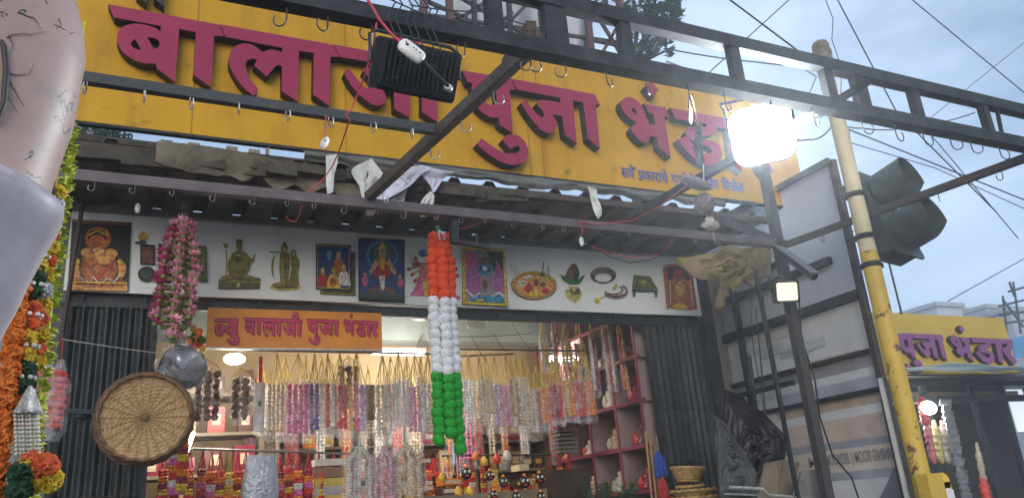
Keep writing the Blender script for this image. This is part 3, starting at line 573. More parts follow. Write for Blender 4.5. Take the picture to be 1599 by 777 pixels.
small_word(None, Y(334,515,sy).x, Y(374.5,515,sy).x, Y(350,537.5,sy).z, Y(350,496.5,sy).z, ss, sy, .005, [plane(NYU, sy)])
def zz(px, py): return Y(px, py, sy).z
small_word(WORDS['balaji'], Y(380,500,sy).x, Y(472,500,sy).x, zz(425,525.5), zz(460,486.5), ss, sy, .005)
small_word(WORDS['puja'], Y(478.5,500,sy).x, Y(529.5,500,sy).x, zz(490,537.5), zz(500,498), ss, sy, .005)
small_word(WORDS['bhandar'], Y(536.5,500,sy).x, Y(591,500,sy).x, zz(565,526.5), zz(551,488.5), ss, sy, .005)
# ------------------------------------------------------------------ floodlights
def rbox(b, c, d, r, rot, mi=0, n=4):
    """box with rounded corners in its own x-z outline"""
    pts = []
    for sx, sz, a0 in ((1,1,0),(-1,1,90),(-1,-1,180),(1,-1,270)):
        for k in range(n+1):
            a = R(a0+90*k/n); pts.append((sx*(d[0]/2-r)+r*math.cos(a), sz*(d[2]/2-r)+r*math.sin(a)))
    rings = [[V(c)+rot@V((x, y*d[1], z)) for x, z in pts] for y in (-.5, .5)]
    b.loft(rings, mi, False, True)
def flood(name, c, w_, h_, rot, label, face, group='floodlights', back=True, fins=15, gs=.80, rr=.012):
    c = V(c); r_ = root(name, c, label, 'floodlight', group)
    b = MB(); rbox(b, c+rot@V((0,0,0)), (w_, .028, h_), rr, rot); b.build('rim', m_black, r_)
    b = MB(); rbox(b, c+rot@V((0,-.028,0)), (w_*.86, .03, h_*.84), .01, rot); b.build('housing', m_black, r_)
    if back:
        b = MB()
        for i in range(fins):
            x = (i/(fins-1)-.5)*w_*.8
            b.box(c+rot@V((x,-.049,.008)), (.0045, .02, h_*.76), rot)
        for x in (-.25,.05,.3):
            for z in (-.22, .22): b.tube(c+rot@V((x*w_,-.05,z*h_)), c+rot@V((x*w_,-.061,z*h_)), .004, n=8)
        b.build('cooling_fins', m_black, r_)
    b = MB(); rbox(b, c+rot@V((0,.0155,0)), (w_*gs, .004, h_*gs), rr*.9, rot); b.build('glass', face, r_)
    b = MB(); a1 = c+rot@V((-w_*.5-.004,-.01,0)); a2 = c+rot@V((w_*.5+.004,-.01,0)); up = rot@V((0,0,1)); up = V((0,0,1))
    b.path([a1, a1+up*h_*.62, a1+up*(h_*.72)+V((.02,0,0)), a2+up*(h_*.72)-V((.02,0,0)), a2+up*h_*.62, a2], .0055, 6); b.build('bracket', m_black, r_)
    return r_
c = Y(648,110,1.72)
fl = flood('floodlight', c, .235, .135, Matrix.Rotation(R(-5), 3, 'Z')@Matrix.Rotation(R(32), 3, 'X')@Matrix.Rotation(R(5), 3, 'Y'), 'black finned floodlight seen from behind, hanging from the truss over the sign', M('dark_glass', (.05,.05,.05), .1))
b = MB()
for dx in (-.07,-.05,-.02,.0,.03,.05): b = MB(); b.path([c+V((dx,.0,.235)), c+V((dx+.012,-.03,.18)), c+V((dx-.012,-.035,.13)), c+V((dx+.006,-.05,.05)), c+V((.04+dx*.4,-.06,-.02))], .0022, 5); b.build('tie_wire', m_wire, fl)
b = MB(); b.lathe([(.004,-.005),(.012,-.004),(.012,.004),(.004,.005),(.004,-.005)], Y(700,137,1.63), 12, 0, Matrix.Rotation(R(70), 3, 'X')); b.build('bolt', m_hookl, fl)
# lit lamp at the post head
lr = Matrix.Rotation(R(132), 3, 'Z')@Matrix.Rotation(R(-15), 3, 'X')
lamp_c = Y(1190,210,2.05)
lf = flood('floodlight', lamp_c, .245, .235, lr, 'big floodlight glaring white under the truss before the right end of the sign', emit('lamp_glare', (.90,.96,1), 75), back=False, gs=.96, rr=.06)
ld = bpy.data.lights.new('lamp_beam', 'AREA'); ld.energy = 20; ld.size = .28; ld.color = (.92,.97,1)
lo = bpy.data.objects.new('lamp_beam', ld); C.objects.link(lo); lo.parent = lf; dv = lr@V((0,1,0)); lo.location = dv*.04; lo.rotation_euler = (-dv).to_track_quat('Z', 'Y').to_euler()
sl = flood('floodlight', Y(1227,455,3.12), .150, .125, Matrix.Rotation(R(162), 3, 'Z')@Matrix.Rotation(R(-14), 3, 'X'), 'small square floodlight with dim pale yellow glass, on the right post below the camera', emit('lamp_dim', (.85,.80,.55), .55), back=False)
# ------------------------------------------------------------------ cctv camera
p = Y(1218,392,3.14); q_ = Y(1272,432,2.95); cc = root('security_camera', p, 'dark bullet security camera with hood on the right post', 'security camera')
b = MB(); b.tube(p, q_, .024, n=14); b.build('body', m_black, cc)
b = MB(); dd = (q_-p).normalized(); b.bar(p+V((0,0,.03)), q_+dd*.02+V((0,0,.03)), .07, .008); b.build('hood', M('cam_hood', (.16,.17,.18), .5), cc)
b = MB(); b.tube(q_, q_+dd*.006, .018, n=14); b.build('lens', M('lens_glass', (.01,.01,.012), .08), cc)
b = MB(); b.bar(p+V((.0,.0,0)), V((3.305,3.2,p.z+.02)), .03); b.build('bracket', m_black, cc)
# ------------------------------------------------------------------ yellow pole and its fittings
m_pole = M('pole_yellow', (.62,.42,.05), .55, 0, .15, 3, .15, col2=(.50,.32,.04))
def chipped(name, base, chip):
    m = M(name, base, .55, 0, .12, 3); n = m.node_tree.nodes; l = m.node_tree.links; b_ = n['Principled BSDF']
    t = n.new('ShaderNodeTexCoord'); z = n.new('ShaderNodeTexNoise'); z.inputs['Scale'].default_value = 13; z.inputs['Detail'].default_value = 8; z.inputs['Roughness'].default_value = .7
    l.new(t.outputs['Object'], z.inputs['Vector']); r = n.new('ShaderNodeValToRGB'); r.color_ramp.elements[0].position = .565; r.color_ramp.elements[1].position = .60
    l.new(z.outputs['Fac'], r.inputs['Fac']); x = n.new('ShaderNodeMix'); x.data_type = 'RGBA'; l.new(r.outputs['Color'], x.inputs['Factor'])
    src = b_.inputs['Base Color'].links[0].from_socket; l.new(src, x.inputs['A']); x.inputs['B'].default_value = (*chip, 1); l.new(x.outputs['Result'], b_.inputs['Base Color']); return m
m_pole = chipped('pole_paint', (.58,.385,.055), (.16,.07,.03))
PB = Y(1360,437,2.6); PB = V((3.287, 2.6, 0)); pole = root('signal_pole', PB, 'tall chipped yellow pole carrying the traffic signal', 'pole')
b = MB(); b.tube(PB, PB+V((0,0,2.75)), .043, n=20); b.build('shaft', m_pole, pole)
b = MB(); b.tube(PB+V((0,0,2.75)), PB+V((0,0,3.93)), .041, .040, n=20); b.build('upper_shaft', M('pole_cream', (.60,.50,.30), .6, 0, .15, 5, .1), pole)
b = MB(); b.lathe([(.0,.13),(.038,.13),(.046,.115),(.046,.09),(.042,.085),(.052,.07),(.052,.045),(.046,.04),(.05,.03),(.05,0),(.04,-.01)], PB+V((0,0,3.85)), 18); b.build('cap', M('cap_brown', (.16,.13,.10), .8, 0, .4, 20, .3), pole)
for z in (3.06, 2.83, 2.68): b = MB(); b.lathe([(.044,-.014),(.050,-.012),(.050,.012),(.044,.014)], PB+V((0,0,z)), 18); b.box(PB+V((.05,.0,z)), (.04,.03,.024)); b.build('clamp', m_steel, pole)
# traffic signal: two heads with tunnel visors
TL = Y(1388,335,2.66); d = V((.22,-1,.0)).normalized(); sx_ = d.cross(V((0,0,1))).normalized()
rt = Matrix((( sx_.x, -d.x, 0), (sx_.y, -d.y, 0), (0,0,1))) @ Matrix.Rotation(R(-14), 3, 'X')      # local x = across, local -y = facing
sig = root('traffic_signal', TL, 'dark two-lamp traffic signal with long tunnel visors on the yellow pole', 'traffic signal')
m_sig = M('signal_green_black', (.035,.045,.042), .6, 0, .3, 8, .15)
m_vis = M('visor_grey_green', (.06,.072,.068), .55, 0, .35, 10, .1)
b = MB(); rbox(b, TL+rt@V((0,.06,0)), (.25,.10,.50), .04, rt); b.build('housing', m_sig, sig)
b = MB(); rbox(b, TL, (.285,.012,.53), .02, rt); b.build('front_plate', m_vis, sig)
for z in (.125,-.125):
    o_ = TL+rt@V((0,-.02,z))
    b = MB(); b.ball(o_, (.09,.03,.09), 18, 10, rot=rt); ln = b.build('lens', M('lens_grey', (.16,.17,.15), .35, 0, .2, 8), sig)
    b = MB(); n = 26; Rr = .112
    for rr, fl_ in ((Rr, 0), (Rr-.006, 1)):
        rings = []
        for k in range(9):
            t = k/8; sp = 180 if t < .35 else 180-75*(t-.35)/.65
            rings.append([o_+rt@V((rr*math.sin(a), -t*.185, rr*math.cos(a))) for a in [R(-sp+2*sp*i/n) for i in range(n+1)]])
        vs = [p for r_ in rings for p in r_]; b.add(vs, [(k*(n+1)+i, k*(n+1)+i+1, (k+1)*(n+1)+i+1, (k+1)*(n+1)+i) for k in range(8) for i in range(n)], 0, True)
    b.build('visor', m_vis, sig)
for z in (.21,-.24): b = MB(); b.bar(TL+rt@V((0,.06,z)), PB+V((.03,0,TL.z+z-.0)), .03, .02); b.build('bracket', m_sig, sig)
# conduits beside the pole
x = Y(1374, 590, 2.72); b = MB(); b.tube((x.x, 2.72, 0), (x.x, 2.72, x.z), .013)
tag(b.build('conduit', M('white_conduit', (.62,.60,.55), .5, 0, .2, 8, .1), loc=(x.x, 2.72, 0)), 'pale conduit pipe strapped beside the yellow pole', 'pipe')
b = MB(); b.tube((x.x+.032, 2.76, 0), (x.x+.032, 2.76, x.z-.1), .010); tag(b.build('conduit', m_wire, loc=(x.x+.032, 2.76, 0)), 'thin black conduit between the pale one and the yellow pole', 'pipe')
# yellow box with notice at the pole foot
mb_ = Y(1462,800,2.5); bxr = root('meter_box', mb_, 'small yellow metal box with arched plate at the foot of the yellow pole', 'box')
b = MB(); b.box(Y(1458,775,2.52), (.10,.06,.20)); b.build('body', m_pole, bxr)
b = MB(); cpt = Y(1474,752,2.5); b.tube(cpt, cpt+V((0,.012,0)), .042, n=24); b.box(cpt+V((0,.006,-.08)), (.084,.012,.16)); b.build('arch_plate', M('plate_yellow', (.75,.5,.05), .5, 0, .1, 5), bxr)
b = MB(); b.poly([[cpt+V((x,-.003,z)) for x, z in ((-.035,-.04),(.01,-.025),(.045,-.035),(.05,-.16),(-.03,-.16),(-.042,-.08))]], .002, (0,1,0)); b.build('notice_paper', M('paper', (.7,.7,.7), .8, 0, .1, 20), bxr)
b = MB(); b.path(sag(Y(1425,740,2.6), Y(1450,690,2.55), -.02), .004, 5); b.build('cable', m_wire, bxr)
# ------------------------------------------------------------------ hoarding seen from behind
HX = 3.72; HY = XX(1368, 560, 3.72).y
ho = root('hoarding', (HX, 4.0, 0), 'tall hoarding seen from its back with faded printed flex and dark frame bars', 'hoarding')
m_flex = M('flex_back_grey', (.64,.655,.67), .65, 0, .18, 2.2, .1); m_flex2 = M('flex_grey_light', (.58,.61,.68), .65, 0, .15, 1.5)
b = MB(); b.box((HX+.012, (HY+6.25)/2, 1.35), (.012, 6.25-HY, 2.62)); b.build('printed_sheet', m_flex, ho)
b = MB(); b.box((HX+.012, (HY+6.25)/2, 3.10), (.014, 6.25-HY, .86)); b.build('top_sheet', m_flex2, ho)
def hbar(z, y0, y1, h_=.024, d_=.03, x=HX-.02, m=m_steel): b = MB(); b.box((x, (y0+y1)/2, z), (d_, y1-y0, h_)); b.build('frame_bar', m, ho)
hbar(2.675, HY, 6.2, .055, .04); hbar(XX(1300,563,HX).z, HY, 6.2); hbar(XX(1300,622,HX).z, HY, 6.2); hbar(3.52, HY, 6.2, .035); 
hbar(XX(1200,420,HX).z, 3.6, 6.2, .035); hbar(XX(1160,462,HX).z, 3.2, 6.2, .045); hbar(XX(1200,610,HX).z, 3.6, 5.0, .03, x=HX-.10)
for y, x_, w_ in ((HY-.01, HX-.005, .034), (4.05, HX-.045, .03), (4.9, HX-.045, .03)): b = MB(); b.box((x_, y, 1.76), (.04,w_,3.52)); b.build('frame_upright', m_rust if y < 3.4 else m_steel, ho)
def band(z0, z1, y0, y1, m, k): b = MB(); b.box((HX+.004-.0006*k, (y0+y1)/2, (z0+z1)/2), (.002, y1-y0, z1-z0)); return b.build('printed_band', m, ho)
hm = lambda n_, c_: M('flex_'+n_, c_, .7, 0, .22, 5, 0)
zz1 = lambda px, py: XX(px, py, HX).z
band(zz1(1300,585), zz1(1300,562), HY, 5.6, hm('grey', (.30,.305,.33)), 0); band(zz1(1340,620), zz1(1340,590), HY, 5.6, hm('blue', (.40,.43,.50)), 0)
band(zz1(1300,640), zz1(1300,625), HY, 3.9, hm('tan', (.55,.43,.32)), 1); band(zz1(1300,690), zz1(1300,655), HY, 5.8, hm('peach', (.60,.48,.43)), 0)
band(zz1(1300,702), zz1(1300,691), HY, 5.8, hm('slate', (.33,.35,.40)), 0); band(zz1(1300,738), zz1(1300,702), HY, 5.8, hm('beige', (.62,.55,.47)), 1)
band(zz1(1300,750), zz1(1300,738), HY, 5.8, hm('slate', (.33,.35,.4)), 0); band(zz1(1300,720), zz1(1300,560), 5.2, 6.0, hm('cool', (.48,.53,.55)), 1)
band(zz1(1240,640), zz1(1240,608), 3.85, 4.7, hm('pale', (.66,.67,.66)), 2); band(zz1(1340,560), zz1(1340,545), HY+.1, HY+.5, hm('rose', (.5,.32,.3)), 2)
for i in range(12):    # scraps of old paper along the upper part
    y = random.uniform(HY+.2, 5.6); z = random.uniform(2.43, 2.62); s_ = random.uniform(.05,.15)
    band(z-.03, z+random.uniform(.01,.04), y-s_, y+s_, hm(('pale','cool','grey2','cream')[i%4], ((.66,.67,.66),(.54,.57,.58),(.48,.49,.51),(.6,.57,.52))[i%4]), 4+i)
tp = XX(1396,688,HX); tz = XX(1396,700,HX)
for pa, pb, tx in ((1400,1365,'DINING'),(1361,1336,'ROOM'),(1332,1331,'|'),(1326,1290,'BEDROOM'),(1284,1283,'|'),(1276,1262,'M')):
    ya = XX(pa, 715, HX).y; yb = XX(pb, 715, HX).y
    o = text_mesh('printed_lettering', tx, .085, (HX-.0035, 0, zz1(1330,722)), hm('ink', (.26,.25,.27)), ho, V((0,1,0)), V((0,0,1)), bold=.0015)
    ys = [v.co.y for v in o.data.vertices]; m0, m1 = min(ys), max(ys); oy = ORG[ho.name].y
    for v in o.data.vertices: v.co.y = ya-oy+(v.co.y-m0)/(m1-m0)*(yb-ya)
b = MB(); b.poly([[(HX-.004, HY, 1.2), (HX-.004, HY+.5, 1.2), (HX-.004, HY, 1.75)]], .002, (1,0,0)); b.build('printed_band', hm('dark', (.17,.18,.2)), ho)
# yellow tarp bunched on the hoarding's upper bars
def crump(name, pts, y, m, label, cat, amp, n=22, ysl=0):
    """crumpled sheet filling a photo outline, with folds in depth"""
    lp = smooth_loop(pts); P = [Y(a, c_, y+ysl*(a-lp[0][0])) for a, c_ in lp]; c = sum(P, V((0,0,0)))/len(P); k = len(P); rings = []
    for t in [1-.96*i/n for i in range(n+1)]:
        rings.append([c+(p-c)*t+V((0, amp*(noise.noise((p.x*t*6+c.x, p.z*t*9, 3))+.6*noise.noise((p.x*14+t*9, p.z*14, 7)))*(1.2-t*.6), amp*.25*noise.noise((p.x*9, t*7, p.z*8)))) for p in P])
    b = MB(); b.loft(rings, 0, True, False); b.add(rings[-1], [tuple(range(k))], 0, True); v0 = list(b.v); f0_ = list(b.f)
    b.add([v+V((0,.006,0)) for v in v0], [f[::-1] for f in f0_], 0, True); b.add(P+[p+V((0,.006,0)) for p in P], [(i, i+k, (i+1)%k+k, (i+1)%k) for i in range(k)])
    return tag(b.build(name, m, loc=c), label, cat)
m_och = M('ochre_tarp', (.27,.20,.075), .55, 0, .4, 7, .5, col2=(.15,.11,.05))
crump('yellow_tarp', [(1056,402),(1085,400,S),(1112,396),(1135,384,S),(1165,388,S),(1196,376),(1204,400,S),(1202,428),(1178,446,S),(1160,438,S),(1150,456,S),(1132,449,S),(1128,482),(1117,478),(1120,440,S),(1096,436,S),(1075,424,S)], 3.75, m_och, 'crumpled ochre tarp bunched over the hoarding bars beside the right shutter', 'tarp', .06, ysl=-.002)
# cables on the hoarding
b = MB(); b.path([Y(1248,470,3.2), Y(1252,530,3.2), Y(1272,590,3.2), Y(1280,650,3.2), Y(1300,710,3.2), Y(1330,745,3.2), Y(1345,790,3.2)], .005, 6)
tag(b.build('hanging_cable', m_wire, loc=Y(1248,470,3.2)), 'thin black cable looping down from the small floodlight', 'cable')
b = MB(); b.path([Y(1172,465,3.5), Y(1176,540,3.5), Y(1190,620,3.5), Y(1200,700,3.5)], .003, 5)
tag(b.build('hanging_cable', m_wire, loc=Y(1172,465,3.5)), 'thin dark cable straight down left of the support pole', 'cable')
b = MB(); b.tube(Y(1169,555,3.55), Y(1196,762,3.55), .014, n=10); tag(b.build('support_pole', m_steel, loc=Y(1196,762,3.55)), 'dark thin support pole standing before the black cover', 'pole')
b = MB(); b.tube(Y(1180,480,3.6), Y(1205,745,3.6), .004, n=6); tag(b.build('thin_rod', m_rust, loc=Y(1205,745,3.6)), 'very thin rod just right of the support pole', 'rod')
# black cover, planks, boards, wire tray at the lower right
crump('black_cover', [(1128,606),(1150,618),(1186,640,S),(1210,662,S),(1229,684),(1226,716),(1200,724,S),(1186,740,S),(1170,790),(1138,790),(1130,700,S)], 3.5, M('black_sheet', (.010,.010,.012), .5, 0, .3, 8, .3), 'black plastic cover sheet draped beside the right shutter', 'cover', .07)
crump('grey_cover', [(1112,640),(1128,655,S),(1150,690,S),(1176,735,S),(1184,800),(1128,800),(1120,720,S)], 3.38, M('grey_sheet', (.06,.065,.07), .65, 0, .3, 8, .4), 'dark grey cloth hanging at the foot of the right shutter', 'cover', .06)
for pts, y, lb in (([(1196,722),(1222,717),(1212,780),(1180,790)], 3.45, 'brown plank leaning left under the black cover'), ([(1223,718),(1249,722),(1234,790),(1210,790)], 3.46, 'brown plank leaning right of its twin under the black cover'), ([(1252,735),(1297,728),(1300,790),(1240,790)], 3.3, 'grey board leaning against the right post foot')):
    b = MB(); b.poly([[Y(a, c_, y) for a, c_ in pts]], .018, (0,1,0)); tag(b.build('plank' if 'plank' in lb else 'board', m_wood if 'plank' in lb else m_conc, loc=Y(*pts[2], y)), lb, 'plank' if 'plank' in lb else 'board')
b = MB(); t0 = [Y(1140,760,3.3), Y(1190,762,3.3), Y(1200,772,3.3), Y(1236,775,3.3)]; b.path(t0, .009, 6); b.path([p+V((0,.05,-.03)) for p in t0], .006, 6); tag(b.build('metal_tray_rim', m_hookl, loc=t0[0]), 'bright bent metal rail at the foot below the leaning planks', 'rail')
def translucent(name, col):
    m = M(name, col, .5, 0, .25, 2, .2); n = m.node_tree.nodes; l = m.node_tree.links; t = n.new('ShaderNodeBsdfTranslucent'); t.inputs['Color'].default_value = (*col, 1); x = n.new('ShaderNodeMixShader'); x.inputs['Fac'].default_value = .6
    l.new(n['Principled BSDF'].outputs['BSDF'], x.inputs[1]); l.new(t.outputs['BSDF'], x.inputs[2]); l.new(x.outputs['Shader'], n['Material Output'].inputs['Surface']); return m
# ------------------------------------------------------------------ far shop on the right
rs = root('far_shop', (11.5, 8.2, 0), 'darker neighbouring shop beyond the yellow pole with lamp-lit goods', 'shop')
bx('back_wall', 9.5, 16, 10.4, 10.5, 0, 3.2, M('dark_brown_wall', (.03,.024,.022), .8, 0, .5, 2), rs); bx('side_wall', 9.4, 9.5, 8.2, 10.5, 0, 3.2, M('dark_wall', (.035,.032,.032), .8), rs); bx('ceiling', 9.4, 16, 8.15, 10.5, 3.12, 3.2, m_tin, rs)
bx('lintel', 9.4, 16, 8.05, 8.12, 2.70, 2.80, m_steel, rs); bx('lintel', 9.4, 16, 8.0, 8.06, 2.95, 3.02, m_steel, rs)
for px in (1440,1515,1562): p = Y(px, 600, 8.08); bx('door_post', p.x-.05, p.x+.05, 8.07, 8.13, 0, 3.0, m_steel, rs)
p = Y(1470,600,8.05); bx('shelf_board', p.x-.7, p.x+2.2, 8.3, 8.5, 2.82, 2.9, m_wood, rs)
fsg = root('far_sign', (11.5, 8, 3.2), 'smaller distant yellow sign with purple raised lettering beyond the pole', 'sign')
e0 = Y(1385,580,8); e1 = Y(1591,583,8); b = MB(); b.box(((e0.x+e1.x)/2+.0, 8.03, 3.60), (e1.x-e0.x, .06, .93)); b.build('sign_panel', M('sign_yellow_dim', (.50,.33,.03), .5, 0, .12, 1.2), fsg)
fm = (M('far_letter_purple', (.20,.045,.16), .4, 0, .1, 3), m_side); fy = 7.92
fz = lambda px, py: Y(px, py, fy).z
small_word(WORDS['puja'], Y(1402,540,fy).x, Y(1477,540,fy).x, fz(1440,583), fz(1440,520.5), fsg, fy, .08, m=fm, ol=0)
small_word(WORDS['bhandar'], Y(1487,540,fy).x, Y(1584,540,fy).x, fz(1530,569), fz(1505,507.5), fsg, fy, .08, m=fm, ol=0)
def fawn(u, v): x = 9.6+u*6; return (x, 7.95-v*.95, 3.16-v*.10+.03*math.sin(u*17)*v+.04*noise.noise((x*2, v*3, 4)))
b = MB(); b.grid(fawn, 60, 8, thick=.01, tn=V((0,0,1))); tag(b.build('far_awning', translucent('pale_blue_sheet', (.50,.60,.62)), loc=(12, 7.6, 3)), 'pale bluish sheet awning under the distant yellow sign', 'awning')
lp = Y(1450,636,7.9); b = MB(); b.ball(lp, (.17,.05,.10), 14, 8); fl_ = tag(b.build('far_lamp', emit('far_lamp_glow', (1,.98,.95), 14), loc=lp), 'glaring white lamp hanging in the distant shop', 'lamp')
l2 = bpy.data.lights.new('far_light', 'POINT'); l2.energy = 22; l2.shadow_soft_size = .15; lo2 = bpy.data.objects.new('far_light', l2); C.objects.link(lo2); lo2.parent = fl_; lo2.location = (0,.35,-.1)
lp = Y(1592,640,9.6); b = MB(); b.box(lp, (.45,.03,.8)); tag(b.build('light_panel', emit('far_panel_glow', (.85,.92,1), .5), loc=lp), 'bright white lit panel at the right edge of the distant shop', 'lamp')
def hangstrip(px0, py0, px1, py1, y, w_, m, label, name='hanging_pack', n=18, cat='packet', grp=None):
    a = Y(px0, py0, y); e = Y(px1, py1, y); b = MB(); r_ = []
    for i in range(n+1):
        t = i/n; r_.append(w_*(.35+.65*min(1, t*5))*(1+.22*math.sin(i*2.2))*(1 if i < n else .3))
    b.path([a.lerp(e, i/n) for i in range(n+1)], r_, 8, smooth=True); o = b.build(name, m, loc=a); return tag(o, label, cat, grp)
for px, c_, nm in ((1449,(.45,.12,.12),'dark red'),(1461,(.42,.38,.14),'olive gold'),(1473,(.62,.5,.42),'pale pink'),(1480,(.70,.32,.06),'orange'),(1487,(.7,.42,.1),'golden orange')):
    hangstrip(px-3, 655, px+9, 724, 8.0, .055, M('far_'+nm.replace(' ', '_'), c_, .4, 0, .6, 26, .3), nm+' string packet hanging below the lamp of the distant shop', grp='packets in the distant shop')
b = MB()
for i in range(20):
    t = i/19; p = Y(1476+t*40, 628+t*175, 7.85); b.box(p, (.20,.02,.10), Matrix.Rotation(R(25), 3, 'X')@Matrix.Rotation(random.uniform(-.2,.2), 3, 'Z'))
tag(b.build('silver_sachet_strip', M('silver_foil', (.55,.56,.56), .25, .7, .3, 10, .3), loc=Y(1476,628,7.85)), 'long strip of silver sachets hanging at the front of the distant shop', 'sachets')
hangstrip(1525,690,1545,800, 8.2, .05, M('far_tan', (.35,.30,.22), .6, 0, .5, 20, .3), 'tan string garland in the dark middle of the distant shop', 'hanging_garland', cat='garland'); hangstrip(1534,745,1548,810, 8.15, .07, M('far_red', (.55,.05,.03), .6, 0, .4, 20, .3), 'red bundle low in the middle of the distant shop', 'hanging_bundle', cat='bundle')
hangstrip(1438,618,1446,664, 7.95, .06, M('far_red', (.55,.05,.03)), 'red cloth pennant next to the lamp of the distant shop', 'red_pennant', cat='cloth')
b = MB(); p = Y(1548,700,9.4); b.box(p, (.5,.3,1.1)); b.box(p+V((.6,.2,-.2)), (.5,.3,.8)); 
# ------------------------------------------------------------------ buildings and scaffolding far off
def block(name, px0, px1, py, y, h0, m, label, win=True, dep=8):
    a = Y(px0, py, y); e = Y(px1, py, y); r_ = root(name, ((a.x+e.x)/2, y, 0), label, 'building')
    b = MB(); b.box(((a.x+e.x)/2, y+dep/2, a.z/2), (e.x-a.x, dep, a.z)); b.build('wall', m, r_)
    b = MB(); b.box(((a.x+e.x)/2, y+dep/2, a.z+.15), (e.x-a.x+.4, dep+.4, .3)); b.build('roof', M('roof_slab', (.33,.34,.36), .8), r_)
    if win:
        for i in range(win):
            for fl2 in range(int(a.z//3)):
                x = a.x+(i+.5)*(e.x-a.x)/win; b = MB(); b.box((x, y-.03, 1.7+fl2*3), (1.2,.08,1.3)); b.build('window', M('window_dark', (.05,.06,.08), .2), r_)
    return r_
m_fb = M('far_facade', (.38,.41,.46), .8, 0, .08, .3); m_fb2 = M('far_facade_tan', (.42,.41,.40), .8, 0, .08, .3)
block('apartment_block', 1462, 1500, 478, 34, 0, m_fb, 'pale grey flat-roofed block just above the distant yellow sign', 3)
block('apartment_block', 1502, 1535, 486, 38, 0, m_fb2, 'lower beige block behind the distant yellow sign', 3)
block('apartment_block', 1540, 1566, 481, 36, 0, m_fb, 'narrow grey block left of the scaffolding', 2)
block('apartment_block', 1576, 1640, 486, 28, 0, m_fb, 'grey block with dark windows behind the blue sheet at the right edge', 3)
b = MB()
for a, c_ in (((1566,462),(1572,520)),((1582,440),(1594,520)),((1560,478),(1600,468)),((1560,492),(1602,486)),((1575,455),(1600,448)),((1568,470),(1598,510)),((1576,440),(1584,462)),((1563,505),(1602,500))): b.tube(Y(*a, 20), Y(*c_, 20), .05, n=6)
tag(b.build('scaffolding', m_steel, loc=Y(1580,520,20)), 'dark tube scaffolding above the right edge of the distant shop', 'scaffolding')
b = MB(); b.poly([[Y(a, c_, 9) for a, c_ in ((1582,530),(1612,520),(1612,552),(1586,560))]], .4, (0,1,0)); tag(b.build('blue_sheet_roof', M('blue_sheet', (.10,.28,.5), .6, 0, .15, 2), loc=Y(1590,550,9)), 'light blue sheet roof at the right edge beside the distant sign', 'roof')
# building behind the shop, glimpsed under the sign at left
gb = root('balcony_house', (-.6, 12, 0), 'grey house with white balcony rail glimpsed under the sign at left', 'building')
e0 = Y(60,190,12); e1 = Y(216,200,12); b = MB(); b.box(((e0.x+e1.x)/2-2, 14, 3.4), (e1.x-e0.x+4, 4, 8)); b.build('wall', M('house_grey', (.16,.18,.22), .8, 0, .3, 2), gb)
b = MB()
for i in range(7): p = Y(118+i*9, 200, 11.7); b.box(p, (.06,.05,.55))
for py in (193,203): b.bar(Y(112,py-4,11.7), Y(172,py+3,11.7), .06, .07)
b.build('balcony_rail', M('rail_white', (.6,.62,.66), .6, 0, .1, 3), gb)
def leaves(b, c, r, n, s, sq=.8, mi=None):
    for _ in range(n):
        while 1:
            p = V((random.uniform(-1,1), random.uniform(-1,1), random.uniform(-1,1)))
            if .12 < p.length < 1: break
        p = V(c)+V((p.x*r[0], p.y*r[1], p.z*r[2])); a = random.uniform(0, 6.28); t = random.uniform(-.9, .9)
        u_ = V((math.cos(a), math.sin(a), t*.6)).normalized()*s*random.uniform(.6, 1.3); w_ = u_.cross(V((random.uniform(-1,1), random.uniform(-1,1), 1))).normalized()*u_.length*.42
        b.add([p-u_, p+w_*.8-u_*.2, p+u_*.3+w_*.7, p+u_, p+u_*.3-w_*.7, p-w_*.8-u_*.2], [(0,1,2,3,4,5)], random.randint(0,2) if mi is None else mi)
m_lf = [M('leaf_a', (.05,.095,.03), .5, 0, .2, 4), M('leaf_b', (.085,.14,.045), .5, 0, .2, 4), M('leaf_c', (.03,.06,.025), .5, 0, .2, 4)]
b = MB()
for px in (145,160,178): leaves(b, Y(px, 206, 11.6), (.25,.2,.2), 160, .05)
tag(b.build('balcony_plant', m_lf, loc=Y(160,215,11.6)), 'leafy potted plants on the balcony glimpsed under the sign at left', 'plant')
# tree at top centre-right
tr = root('tree', Y(1010,500,9.5), 'broad-leaved tree showing above the truss right of the white tarp tower', 'tree')
b = MB(); base = Y(975,600,9.6); base.z = 0; fork = Y(985,130,9.6)
b.path([base, base.lerp(fork, .5)+V((.1,0,0)), fork], .17, 9, r2=.09)
tips = [(1005,15),(1040,45),(1030,-30),(985,-25),(1048,8),(1000,85),(1050,75)]
for t in tips: e = Y(*t, 9.5+random.uniform(-.4,.5)); b.path([fork, fork.lerp(e, .5)+V((random.uniform(-.15,.15), 0, .1)), e], .055, 6, r2=.012)
b.build('trunk', M('bark', (.06,.045,.035), .9, 0, .4, 9, .5), tr)
b = MB()
for px, py, r_, n in ((1005,8,.34,170),(1040,22,.30,130),(1020,-35,.4,170),(985,30,.28,110),(1030,62,.22,75),(1005,80,.24,80),(978,60,.2,50),(960,-20,.4,140),(1055,30,.16,40),(1050,5,.2,60),(1013,45,.22,70),(1045,80,.12,18)):
    leaves(b, Y(px, py, 9.5+random.uniform(-.3,.3)), (r_, r_, r_*.8), int(n*1.4), .078)
b.build('crown', m_lf, tr)
